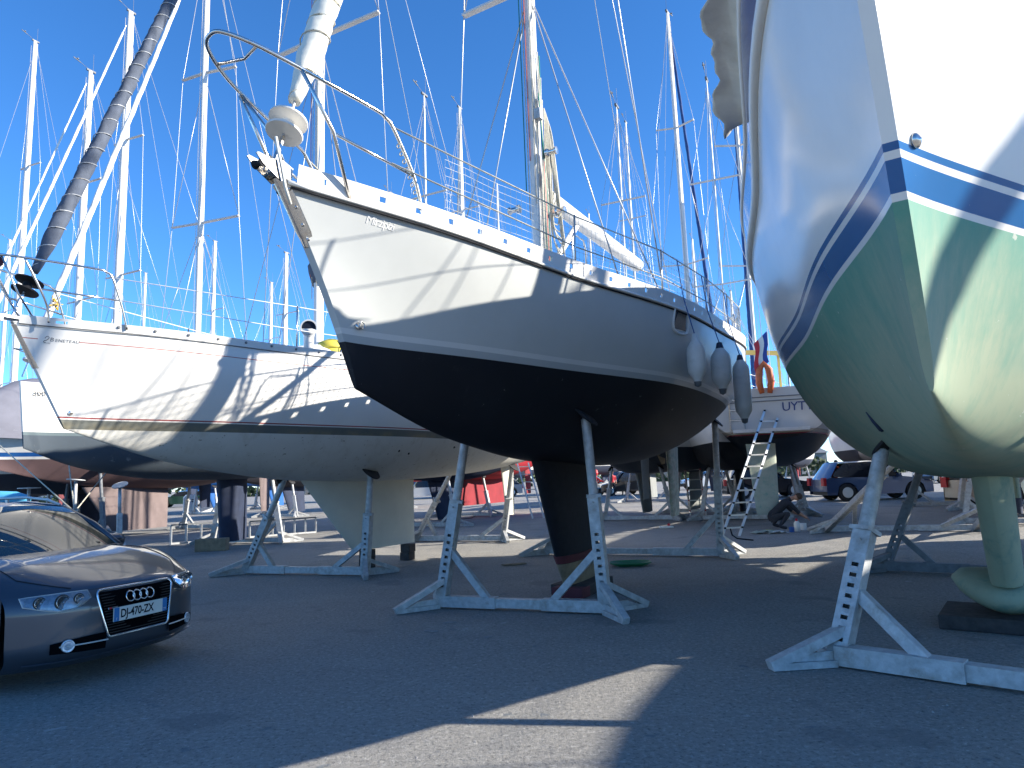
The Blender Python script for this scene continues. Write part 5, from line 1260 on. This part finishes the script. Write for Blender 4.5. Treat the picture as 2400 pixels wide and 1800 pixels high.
# ------------------------------------------------------------------ boats of the rows behind
WH = (.74, .73, .69)
def gen_q(bx, by, hd, L, zk=1.6, fb=1.25, B=1.65, xf=.6, **k):
    q = dict(bx=bx, by=by, hd=hd, L=L, zs0=zk+.75+fb+.1, zs1=zk+.75+fb, sag=.15, B=B, bt=.6, zf=zk+.62, zm=zk, ztr=zk+.8, xf=xf, e0=1.55, e1=.78, xt=.1, b1=.37, zwl=zk+.75, tw=0, bulge=0, w0=.02); q.update(k); return q
def other_boat(label, q, top_col, bot, stripe=None, mast=None, keel=None, rudder=None, opts=None, hullmat=None, wins=3, rails=True, stands=True, group='sailboats stored ashore in the yard', lean=None):
    root = boat_root('sailboat', label, q, group); H = Hull(q, 36, 16)
    bands = [(-2, bot), (0, stripe or top_col), (.09, top_col)]
    H.mesh(hullmat or hull_mat('hull_of_'+label.split()[0]+'_boat', bands, rough_top=.25), root); deck(root, H)
    zk = q['zm']; L = q['L']; mx = (mast or {}).get('x', L*.42)
    kk = keel or dict(mat='navy', a=(.40, .56), b=(.46, .57), z=.22)
    if kk: foil('keel', kk['mat'], root, ((L*kk['a'][0], zk+.10), (L*kk['a'][1], zk+.10)), ((L*kk['b'][0], kk['z']), (L*kk['b'][1], kk['z'])), kk.get('th', .2))
    rr = rudder or dict(mat='navy')
    if 'turn' in rr:
        o_ = foil('rudder', rr['mat'], root, ((-.12, q['ztr']-.1), (.68, q['ztr']-.1)), ((-.08, rr['z']), (.52, rr['z'])), .10); o_.location = (L-.85, 0, 0); o_.rotation_euler = (0, 0, rr['turn'])
    else: foil('rudder', rr['mat'], root, ((L-.75, q['ztr']-.25), (L-.08, q['ztr'])), ((L-.6, rr.get('z', .75)), (L-.15, rr.get('z', .75))), .09)
    if mast:
        o = dict(mr=.07, wr=.009, rake=.1, drum='rail', furl=mast.get('furl'), boom=(.1, 3.6, H.sheer(mx)[1]+1.1, 'mastw', .07), stack=mast.get('stack', ('sailblue', .17)), halyards=[('rope', .05)])
        o.update(mast.get('o', {})); rig(root, H, mx, mast['top'], o)
    cabin(root, H, L*.28, L*.75, 1.0, .4, wins=wins)
    if rails:
        lifelines(root, H, [L*.22, L*.4, L*.6, L*.8], L*.1, L*.97, .62, rad=.006)
        MB().tube([(L*.1, -.5, H.sheer(L*.1)[1]), (L*.08, -.48, H.sheer(0)[1]+.6), (-.15, 0, H.sheer(0)[1]+.62), (L*.08, .48, H.sheer(0)[1]+.6), (L*.1, .5, H.sheer(L*.1)[1])], .014, 6).build('pulpit', 'steel', root, smooth=True)
    return root, H
def stand_for(label, root, H, x, sp=1.15, pn=.8, mat='galv', **k):
    A = l2w(root, (x, sp, 0)); B = l2w(root, (x, -sp, 0))
    return stand(label, A, B, hull_pad(root, H, x, pn), hull_pad(root, H, x, -pn), detail=False, mat=mat, **k)

# white sloop with plumb bow, half hidden behind the left one
qD = gen_q(-9.55, 13.5, .32, 11.0, zk=1.75, fb=1.35, B=1.75, xf=.14, zs0=3.72, zs1=3.7, zf=2.42, zwl=2.68)
m = hull_mat('white_topsides_slate_bottom', [(-2, (.075, .095, .115)), (0, (.15, .19, .20)), (.05, (.78, .76, .70))], streak=[((.30, .32, .32), .62, .72, .7, 's')])
rD, HD = other_boat('white plumb-bowed sloop with slate grey bottom, half hidden behind the bow at the far left', qD, WH, (.1, .1, .1), hullmat=m,
    keel=dict(mat='navy', a=(.50, .60), b=(.51, .60), z=.12, th=.5), mast=dict(top=17.5, x=4.6, furl=('sailw', .5, .07, 0, 0), o=dict(mr=.075, spreaders=[(.35, 1.1), (.66, .9)])))
fnD = lambda u, v: Vector((.16+u, -HD.y_at(.2+u, 3.45)-.012, 3.44+v))
text_mesh('300', .13, fnD, 'hull_lettering', 'black', rD)
g = MB(); f0 = Vector((.6, 0, 5.3)); MT['goldrope'] = pm('golden_rope', (.5, .33, .04), .8, var=.2)
for k in range(14): a = k*.9; g.tube([Vector((.62, 0, 5.4)), Vector((.60+.14*math.cos(a), -.1+.12*math.sin(a*1.3), 5.4+.16*math.sin(a))), Vector((.62, -.12, 5.38))], .010, 4)
g.build('rope_knot', 'goldrope', rD)
stand_for('stand under the slate-bottomed sloop, seen left of the timber block', rD, HD, 6.6)
# long-keeled boat with maroon bottom under a grey cover
qE = gen_q(-16.2, 19.8, .46, 12.5, zk=1.62, fb=.95, B=1.9, xf=1.6, zs0=3.55, zs1=3.35, zf=2.3, zwl=2.62, e0=1.8, e1=1.1)
mE = hull_mat('white_topsides_maroon_bottom', [(-2, (.135, .085, .085)), (0, (.72, .70, .65)), (.07, (.02, .10, .32)), (.20, (.74, .72, .67))], streak=[((.20, .12, .115), .5, .7, .7, 'n')])
rE, HE = other_boat('long-keeled boat with brownish bottom, blue stripe and grey winter cover behind the car', qE, WH, (.2, .1, .1), hullmat=mE, rails=False,
    keel=dict(mat='pink', a=(.33, .59), b=(.42, .59), z=.2, th=.3), rudder=dict(mat='pink', z=.5), mast=dict(top=19.5, x=5.1, furl=('sailw', .5, .065, 0, 0), o=dict(mr=.12)))
rows = []
for x in np.linspace(.4, 11.8, 24):
    b, z = HE.sheer(x); hh = 1.75*min(1, (x+.5)/2.5)+.08*math.sin(x*2.7); rows.append([(x, -b-.03, z-.25), (x, -b*.93, z+hh*.45+.04*math.sin(x*5)), (x, -b*.45, z+hh*.85), (x, 0, z+hh), (x, b*.45, z+hh*.85), (x, b*.93, z+hh*.45), (x, b+.03, z-.25)])
MB().grid(rows).build('winter_cover', 'tarp', rE, smooth=True)
# guy ropes of the cover, tied to a prop in front
pr = at(172, 1262, Y=14.5)
prop('tall prop with a flat ring head and ropes tied to it, behind the car roof', (pr.x, 14.5, 0), 1.80, .17, padn=(.05, -.1, 1), group='free-standing boat props')
pr2 = at(240, 1262, Y=14.2); prop('leaning prop with a round plate head, right of the roped prop', (pr2.x+.35, 14.2, 0), 1.66, .15, tilt=(-.22, 0), padn=(.35, -.35, 1))
pr3 = at(62, 1262, Y=15.5); prop('short prop with a flat T head over the car roof', (pr3.x, 15.5, 0), 1.68, .22, padn=(0, 0, 1))
tie = Vector((pr.x, 14.5, 1.15)); e0 = at(-5, 1040, Y=17.5); e1 = at(157, 1052, Y=17.5); e2 = at(277, 1072, Y=19.0)
t = thing('guy_rope', 'ropes fanning down from the covered hull to the roped prop', 'rope', tie)
for e in (e0, e1, e2): MB().tube([(0, 0, 0), e-tie], .014, 5).build('rope', 'rope', t)
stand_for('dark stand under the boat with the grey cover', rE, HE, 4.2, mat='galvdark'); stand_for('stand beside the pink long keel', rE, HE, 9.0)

# stern-on white cruiser between the grey sloop and the green-bottomed yacht
ax = Vector((-.30, -.954)); hdF = math.atan2(ax.x, ax.y); stern = Vector((6.35, 17.4)); LF = 10.8
bowF = stern-ax*LF
qF = gen_q(bowF.x, bowF.y, hdF, LF, zk=1.55, fb=1.1, B=1.95, xf=.5, bt=.80, zs0=3.65, zs1=3.50, ztr=2.25, zwl=2.36, xt=-.45)
mF = hull_mat('cruiser_white_black_bottom', [(-2, (.012, .013, .017)), (0, (.20, .03, .04)), (.03, (.40, .34, .26)), (.10, (.62, .60, .56))], rough_bot=.45)
rF, HF = other_boat('white cruiser seen from astern with black bottom, ladder against its transom', qF, WH, (.01, .01, .01), hullmat=mF, mast=dict(top=17.2, x=4.3, furl=('sailblue', .6, .10, 0, 0)),
    keel=dict(mat='black', a=(.48, .62), b=(.52, .62), z=.12, th=.42), rudder=dict(mat='greenw', z=.35, turn=-1.15))
# transom: name lettering, swim ladder, step, rail
def TP(y, z, off=.02):
    xx = HF.q['L']+HF.q['xt']*(HF.sheer(LF)[1]-z)+off; return Vector((xx, y, z))
MT['bluelet'] = pm('blue_lettering', (.02, .05, .2), .5, var=.05)
text_mesh('UYTTLOK', .30, lambda u, v: TP(.30-u*-1-.0+.0, 2.92+v), 'stern_lettering', 'bluelet', rF, spacing=.95)
g = MB()
for y in (-.95, -.60): g.tube([TP(y, 2.45, .05), TP(y, 3.45, .05)], .016, 8)
for k in range(4): g.tube([TP(-.95, 2.5+.25*k, .05), TP(-.60, 2.5+.25*k, .05)], .014, 6)
g.build('swim_ladder', 'steel', rF)
MB().prism([TP(-.9, 2.42), TP(.9, 2.42), TP(.9, 2.50), TP(-.9, 2.50)], (.38, 0, 0)).build('bathing_platform', 'white', rF)
for z, w_ in ((3.28, 1.35), (3.18, 1.4)): MB().tube([TP(-w_, z, .02), TP(w_, z, .02)], .012, 5).build('moulding_line', 'galvdark', rF)
for s in (-1, 1):
    MB().tube([(LF-1.6, s*1.55, 3.5), (LF-1.6, s*1.5, 4.15), (LF-.1, s*1.35, 4.2), (LF-.02, s*.55, 4.2), (LF-.02, s*.5, 3.55)], .014, 8).build('pushpit', 'steel', rF, smooth=True)
    MB().box((LF-.9, s*1.25, 3.68), (1.7, .3, .42)).build('cockpit_coaming', 'white', rF)
p = l2w(rF, (LF+.06, -.05, 3.72)); t = thing('horseshoe_buoy', 'faded orange horseshoe lifebuoy hanging on the stern rail of the cruiser', 'lifebuoy', p, rF.rotation_euler.z)
MB().tube([(0, .09, -.36), (.02, .14, -.1), (.02, .12, .22), (.02, 0, .38), (.02, -.12, .22), (.02, -.14, -.1), (0, -.09, -.36)], [.06, .085, .085, .08, .085, .085, .06], 12).build('ring', 'orange', t, smooth=True)
p = l2w(rF, (LF+.02, .1, 4.0)); t = thing('flag', 'small tricolour flag with a red tip on a staff at the stern of the cruiser', 'flag', p, rF.rotation_euler.z)
MB().tube([(0, 0, -.5), (.12, 0, .98)], .012, 6).build('staff', 'white', t)
MT['flagblue'] = pm('flag_blue', (.03, .07, .30), .8); 
for k, mt in enumerate(('flagblue', 'plate', 'redplastic')):
    rows = [[(.12-.08*i/8+.02*k, (-.02-.11*k-.11*j/3+.03*math.sin(i*.8)), .90-i*.095-.10*(k+j/3)) for j in range(4)] for i in range(9)]
    MB().grid(rows).build('flag_stripe', mt, t, smooth=True)
p = at(1735, 828, Y=21.5); t = thing('yellow_beam', 'yellow painted wooden beam lying across the deck behind the cruiser stern', 'beam', (0, 0, 0))
a = at(1732, 826, Y=20.5); b = at(1838, 828, Y=20.5)
t.location = a; MB().bar((0, 0, 0), b-a, .11, .13).build('beam', 'yelpaint', t)
for x_ in (.12, .86): MB().bar((b-a)*x_, (b-a)*x_-Vector((0, 0, a.z-3.6)), .06, .06).build('upright', 'yelpaint', t)
stand_for('stand beside the black keel of the stern-on cruiser', rF, HF, 5.2); stand_for('stand beneath the bow of the stern-on cruiser', rF, HF, 2.5)

# neighbour to the right of the picture: its shadow lies over the foreground
qS = gen_q(9.68, 1.74, .62, 13.0, zk=1.5, fb=1.6, B=2.1, xf=1.1, zs0=4.35, zs1=3.9)
rS, HS = other_boat('white yacht standing out of view to the right of the green-bottomed one', qS, WH, (.25, .03, .04), mast=dict(top=18, x=5.4, furl=('sailw', .5, .14, 0, 0)), group='sailboats stored ashore in the yard')
stand_for('front stand of the yacht out of view at the right', rS, HS, 4.4); stand_for('rear stand of the yacht out of view at the right', rS, HS, 10)

# masts beyond: boats placed where their masts stand and built whole, some added for shade
def mast_boat(label, px, pyref, Y, ptop, hd, L, col, bot, keelmat, zk=1.5, furl=None, mr=.08, B=1.6, sp=None, stack='sailblue', fb=1.2, rudmat=None, stnd=True, wr=.008, rake=.1, o2=None, mfrac=.42, kk=None):
    M_ = at(px, pyref, Y=Y); a = Vector((math.sin(hd), math.cos(hd))); mx = L*mfrac; bow = Vector((M_.x, M_.y))-a*mx
    if isinstance(ptop, tuple): topz = ptop[0]
    else:
        topz = at(px, ptop, Y=Y).z
    q = gen_q(bow.x, bow.y, hd, L, zk=zk, fb=fb, B=B)
    o = dict(mr=mr, wr=wr, rake=rake); 
    if sp: o['spreaders'] = sp
    if o2: o.update(o2)
    r, H = other_boat(label, q, col, bot, mast=dict(top=topz, x=mx, furl=furl, stack=(stack, .16), o=o), keel=kk or dict(mat=keelmat, a=(.40, .56), b=(.46, .57), z=.2), rudder=dict(mat=rudmat or keelmat), wins=2, rails=Y < 34)
    if stnd: stand_for('stand under the '+' '.join(label.split()[:11]), r, H, L*.40, group='stands of the rows behind')
    return r, H
mb = mast_boat
mb('boat whose short white mast with windvane rises at the far left edge', 60, 400, 33, 95, .45, 10, WH, (.02, .03, .05), 'navy', furl=None, mr=.11)
mb('boat with the tiny leftmost mast low beside the rails', 12, 700, 50, 562, .45, 9, WH, (.3, .05, .05), 'maroon', mr=.10)
mb('boat whose mast carries a white radome, just left of the thick near mast', 186, 600, 25.5, 165, .5, 10.5, WH, (.03, .04, .06), 'navy', furl=('sailw', .4, .05, 0, 0), mr=.10)
mb('boat with a small mast top just left of the double spreader mast', 498, 700, 44, 565, .5, 10, (.02, .09, .3), (.014, .11, .36), 'blue', mr=.11, rudmat='pink', fb=.9)
mb('boat with the small white mast over the yellow bundle', 633, 730, 50, 662, .5, 9.5, WH, (.012, .1, .34), 'blue', mr=.11, fb=1.0)
mb('boat with slim white mast directly left of the grey bow', 668, 520, 36, (13.8,), .5, 10, WH, (.03, .03, .04), 'navy', mr=.11)
mb('boat with thin straight mast between furled sail and netting', 912, 380, 42, (19.5,), .5, 10.5, WH, (.32, .02, .03), 'red', mr=.05)
mb('red-keeled boat whose mast stands behind the guard rails of the grey sloop', 1078, 400, 30, 250, .5, 10, (.34, .02, .03), (.34, .02, .03), 'red', mr=.11, fb=.8, kk=dict(mat='red', a=(.30, .80), b=(.36, .76), z=.45, th=.35))
mb('boat with tall grey mast right of the centre mast', 1472, 400, 38, (21.5,), .5, 11, WH, (.03, .04, .05), 'greybot', mr=.06)
mb('boat with the white mast and blue furled jib at the right', 1604, 560, 26.0, 32, -2.6, 10.5, WH, (.04, .05, .06), 'greybot', furl=('sailblue', .6, .09, 0, 0), mr=.10, sp=[(.36, .9), (.70, .75)], rudmat='greybot')
mb('boat with the short mast right beside the blue furled jib mast', 1628, 650, 46, 560, .5, 9, WH, (.02, .05, .12), 'navy', mr=.10)
mb('boat with the small white mast above the stern of the grey sloop', 1716, 740, 46, 682, .5, 9, WH, (.3, .04, .05), 'maroon', mr=.13)
mb('boat with the dark blue keel behind the black one', 1000, 700, 24, (15.5,), .5, 10, WH, (.02, .03, .06), 'navy', mr=.03)
mb('boat with the maroon keel at the right behind the green keel', 2290, 700, 22, (16.5,), .55, 11, WH, (.17, .02, .035), 'maroon', zk=1.6)
mb('boat with wide black belly behind the two ladders', 1700, 760, 22, (14.5,), .42, 11, WH, (.010, .011, .014), 'black', B=1.9, mr=.03)
mb('boat with pale grey keel behind the rudder of the grey sloop', 1470, 700, 23.5, (14.5,), .45, 10.5, WH, (.1, .11, .12), 'greybot', mr=.03, rudmat='pink')
mb('added navy-bottomed shade boat behind the green keel at the right', 2180, 760, 25, (15.5,), .5, 10.5, WH, (.02, .03, .05), 'navy')  # put in for the shadow it casts on the middle ground
mb('added shade boat hidden right behind the winged green keel', 2335, 760, 17, (16,), .58, 11.5, WH, (.03, .04, .06), 'navy', B=1.8)  # added behind the keel so its shadow darkens the open ground
mb('unseen red-bottomed shade boat beyond the right edge of the photo', 2560, 760, 18.5, (16,), .5, 11, WH, (.25, .03, .04), 'maroon')  # out of view, added to shade the ground to its left
mb('unseen blue-bottomed shade boat farther beyond the right edge', 2620, 760, 25, (15.5,), .5, 10.5, WH, (.02, .08, .3), 'blue')  # unseen hull added for its shadow across the yard
mb('unseen white shade boat with grey keel beyond the right edge', 2450, 760, 31, (15.5,), .5, 10.5, WH, (.1, .1, .1), 'greybot')  # added out of view as a shadow caster for the ground
mb('boat with black hull bottom far behind the standing person', 1990, 760, 36, (15,), .5, 10.5, WH, (.02, .02, .03), 'navy')
for k, (px, Y, pt, c) in enumerate([(330, 60, 640, 'navy'), (800, 62, 480, 'maroon'), (1180, 66, 430, 'blue'), (1400, 60, 500, 'navy'), (1850, 66, 540, 'red'), (2150, 58, 560, 'navy')]):
    lab = ['farthest boat in line with the car bonnet', 'farthest boat seen behind the cream keel', 'farthest boat seen right of the black keel', 'farthest boat behind the central stand', 'farthest boat behind the stern-on cruiser', 'farthest boat behind the blue off-roader'][k]
    mb(lab, px, 900, Y, pt, .5+.1*math.sin(k), 10, WH, (.04, .05, .08), c, mr=.10, stnd=True, wr=.009)

# ------------------------------------------------------------------ other vehicles
def side_car(label, loc, rz, col, L=4.6, W=1.8, Hh=1.72, clear=.28, suv=True, group=None):
    t = thing('parked_car', label, 'car', loc, rz, group)
    mt = pm('car_paint_'+label.split()[0], col, .3, metal=.4, var=.05, coat=1.0); MT['cp'] = mt
    prof = [(0, clear+.08), (.03, .55), (.12, .80), (1.0, .98), (1.30, 1.02), (1.95, Hh-.06), (2.6, Hh), (L-.7, Hh-.04), (L-.15, 1.05), (L, .95), (L, clear+.15)] if suv else [(0, .35), (.03, .55), (.15, .72), (1.1, .90), (1.3, .93), (2.0, Hh-.05), (2.6, Hh), (3.6, Hh-.06), (4.2, 1.0), (L, .92), (L, .35)]
    rows = []
    for (x, z) in prof:
        row = []
        for k in range(9):
            a = k/8*2-1; top = z > 1.05; hw = W/2*(.80 if z > Hh-.2 else (.9 if top else 1.0)); row.append((x+(.12*a*a if x < .2 else -.1*a*a if x > L-.3 else 0), a*hw, z-.06*a**4*(z > .7)))
        rows.append(row)
    MB().grid(rows).build('body_top', mt, t, smooth=True, sharp=45)
    for s in (-1, 1):
        g = MB(); rows = []
        for x in np.linspace(.08, L-.08, 44):
            zt = float(np.interp(x, [0, .12, 1.0, 1.3, L-.15, L], [.6, .78, .95, .99, 1.0, .9])) if suv else float(np.interp(x, [0, .15, 1.3, 4.2, L], [.55, .70, .90, .95, .9]))
            zb = clear
            for wx in (.85, L-.95):
                if abs(x-wx) < .44: zb = max(zb, .36+math.sqrt(.44**2-(x-wx)**2))
            rows.append([(x, s*W/2, zb+(zt-zb)*j/4) for j in range(5)])
        g.grid(rows).build('side_panel', mt, t, smooth=True)
        MB().grid([[(1.45, s*W/2*.985, 1.0), (1.5, s*W/2*.97, 1.03)], [(2.1, s*W/2*.985, 1.0), (2.1, s*W/2*.83, Hh-.12)], [(L-.9, s*W/2*.985, 1.02), (L-.95, s*W/2*.83, Hh-.12)], [(L-.4, s*W/2*.95, 1.05), (L-.5, s*W/2*.87, 1.25)]]).build('side_window', 'glass', t, smooth=True)
        for wx in (.85, L-.95):
            wr_ = MB().lathe([(.22, -.12), (.34, -.12), (.375, -.08), (.375, .08), (.34, .12), (.22, .12)], 30, (wx, s*(W/2-.11), .375), (0, 1, 0)).build('wheel', 'tyre', t, smooth=True, sharp=40)
            g = MB().lathe([(.23, 0), (.225, .02), (.20, .03)], 24, (wx, s*(W/2), .375), (0, s, 0))
            for k in range(6): a = k*math.pi/3; g.bar((wx, s*(W/2+.012), .375), (wx+.21*math.cos(a), s*(W/2+.006), .375+.21*math.sin(a)), .07, .02, up=(0, 1, 0))
            g.build('rim', 'alu', wr_)
        MB().box((.06, s*W/2*.78, .72), (.16, .34, .16)).build('headlight', 'chrome', t)
        MB().box((L-.04, s*W/2*.82, .85), (.14, .26, .34)).build('tail_light', 'lamp_orange', t)
        MB().box((1.55, s*(W/2+.1), 1.05), (.12, .2, .15)).build('wing_mirror', mt, t)
    MB().grid([[(1.36, -W/2*.85, 1.04), (1.93, -W/2*.78, Hh-.07)], [(1.30, 0, 1.05), (1.90, 0, Hh-.03)], [(1.36, W/2*.85, 1.04), (1.93, W/2*.78, Hh-.07)]]).build('windscreen', 'glass', t, smooth=True)
    MB().box((L/2, 0, .42), (L-.3, W-.3, .3)).build('underbody', 'plast', t)
    MB().box((.03, 0, .45), (.12, W*.8, .2)).build('bumper', 'plast', t)
    return t
MT['tyre'] = MT.get('tyre') or MT['rubber']
g2 = at(2095, 1169, z=0)
side_car('blue off-roader parked sideways behind the green-bottomed yacht', (g2.x+1.35, g2.y, 0), math.pi, (.03, .055, .13), L=4.7)
g3 = at(1930, 1166, z=0); side_car('black vehicle with its door open beside the person in orange', (g3.x+.2, g3.y+2.5, 0), math.pi*.98, (.012, .013, .015), L=4.4)
g4 = at(2290, 1192, z=0); side_car('beige saloon car whose red tail light shows left of the maroon keel', (g4.x+4.0, g4.y+.6, 0), math.pi+.15, (.42, .38, .28), L=4.5, Hh=1.42, clear=.22, suv=False)
g5 = at(1440, 1165, z=0); side_car('dark car far behind the central stand', (g5.x-1.0, g5.y+3, 0), .4, (.02, .02, .022))
far = [('white van parked at the far side of the yard, seen under the cream keel', 985, 62, .1, (.6, .6, .58), 1.95), ('silver car at the far side left of the black keel', 1150, 58, .25, (.35, .36, .37), 1.5), ('red car at the far side right of the black keel', 1345, 60, -.2, (.35, .02, .02), 1.5),
       ('light blue van at the far side behind the banded post', 1455, 64, .0, (.12, .25, .42), 1.95), ('white car at the far side behind the two ladders', 1655, 60, .15, (.6, .6, .6), 1.5), ('grey car at the far side by the beige saloon', 2230, 52, .3, (.15, .16, .17), 1.5), ('dark green car far behind the pink keel', 420, 66, .2, (.02, .06, .04), 1.5)]
for lab, px, Y, rz, colr, hh in far:
    p = at(px, 1150, Y=Y); side_car(lab, (p.x-2, Y, 0), rz, colr, Hh=hh, group='vehicles at the far side of the yard')
# posts with red bands, pedestals, containers
p = at(1398, 1155, Y=34); t = thing('banded_post', 'red and white banded post far behind the central stand', 'post', (p.x, 34, 0))
for k in range(5): MB().tube([(0, 0, .3*k), (0, 0, .3*k+.3)], .055+.002*(k % 2), 10).build('band', 'redplastic' if k % 2 == 0 else 'plate', t)
MB().lathe([(.09, 1.5), (.13, 1.6), (.09, 1.75), (0, 1.78)], 12).build('lamp_head', 'redplastic', t)
def pedestal(label, px, Y):
    p = at(px, 1150, Y=Y); t = thing('power_pedestal', label, 'pedestal', (p.x, Y, 0), .5, 'white service pedestals on the quay')
    MB().prism([(-.42, -.3, 0), (-.42, -.3, 1.05), (-.25, -.3, 1.22), (.30, -.3, 1.22), (.42, -.3, .95), (.42, -.3, 0)], (0, .6, 0)).build('cabinet', 'white', t)
    for z in (.75, .88): MB().box((.12, -.31, z), (.16, .03, .06)).build('socket', 'black', t)
pedestal('white service pedestal partly behind the round stand tube', 447, 47); pedestal('white service pedestal right of the round stand tube', 486, 47)
p = at(470, 1105, Y=75); t = thing('container', 'royal blue container far behind the pedestals', 'container', (p.x, 75, 0), 0)
MB().box((0, 0, 1.35), (1.9, 2.4, 2.3)).build('body', 'bluecan', t)
p = at(14, 1160, Y=21); t = thing('boat_cover', 'light blue cover bag lying on a trestle above the car roof at the left edge', 'cover', (p.x, 21, 0))
MT['cyan'] = pm('light_blue_pvc', (.10, .42, .62), .6, var=.1)
MB().tube([(-1.2, 0, 1.45), (-.4, 0, 1.5), (.3, 0, 1.46), (.7, 0, 1.42)], [.14, .2, .19, .1], 12).build('bag', 'cyan', t, smooth=True); MB().bar((-.6, 0, 0), (-.6, 0, 1.3), .08).bar((.4, 0, 0), (.4, 0, 1.3), .08).build('trestle', 'galv', t)
# standing figures far off under the keels
def far_person(label, px, Y, mt, ml, rz):
    p = at(px, 1140, Y=Y)
    person(label, (p.x, Y, 0), rz, dict(pelvis=(0, 0, .95), chest=(0, 0, 1.3), neck=(0, 0, 1.5), head=(0, -.01, 1.58), sh_l=(.2, 0, 1.4), el_l=(.25, .02, 1.12), ha_l=(.22, -.12, .92), sh_r=(-.2, 0, 1.4), el_r=(-.25, .02, 1.12), ha_r=(-.2, -.15, .95),
        hip_l=(.1, 0, .88), kn_l=(.12, -.03, .48), an_l=(.13, .03, .09), toe_l=(.15, -.12, .04), hip_r=(-.1, 0, .88), kn_r=(-.12, .03, .48), an_r=(-.14, .1, .09), toe_r=(-.15, -.04, .04)), mt, ml)
far_person('distant person in blue by the far cars, right of the cream keel', 1162, 48, 'bluecan', 'jeans', .4)
far_person('distant person in a red top behind the central stand', 1436, 50, 'redplastic', 'dark', .2)
far_person('distant person in blue behind the pink rudder', 1462, 52, 'bluecan', 'jeans', -.5)
# hedge and low sheds closing the yard far off
g = MB(); random.seed(5)
for k in range(5200):
    X = random.uniform(-115, 115); Y = 122+random.uniform(-1.5, 1.5)+abs(X)*.05; hmax = 2.6+.9*math.sin(X*.17)+.5*math.sin(X*.63+1); z = random.random()**.7*hmax; s = random.uniform(.2, .5)
    a = random.uniform(0, 6.28); u = Vector((math.cos(a), math.sin(a)*.6, random.uniform(-.3, .3)))*s; v = Vector((random.uniform(-.3, .3), random.uniform(-.3, .3), 1)).normalized()*s*.7; c = Vector((X, Y, z))
    g.add([c-u-v, c+u-v, c+u*.6+v, c-u*.7+v], [(0, 1, 2, 3)])
MT['leaf'] = pm('hedge_leaves', (.05, .075, .03), .8, var=.4, vs=.6)
o = g.build('hedge', 'leaf', None); tag(o, 'dark clipped hedge closing the yard at the horizon', 'hedge', kind='stuff')
for k, (px, w_, h_, mt) in enumerate([(150, 26, 4.2, 'greybot'), (900, 30, 3.8, 'white'), (1700, 34, 4.0, 'greybot')]):
    p = at(px, 1100, Y=130); t = thing('shed', ['grey low shed far off at the left', 'white low shed far off behind the centre', 'grey low shed far off at the right'][k], 'shed', (p.x, 130, 0))
    MB().box((0, 0, h_/2), (w_, 8, h_)).build('wall', mt, t); MB().prism([(-w_/2-.4, -4.4, h_), (-w_/2-.4, 4.4, h_), (-w_/2-.4, 0, h_+1.1)], (w_+.8, 0, 0)).build('roof', 'galvdark', t)
    for j in range(5): MB().box((-w_*.4+w_*.2*j, -4.03, 1.4), (2.6, .1, 2.6)).build('door', 'bluecan' if j % 2 else 'galv', t)
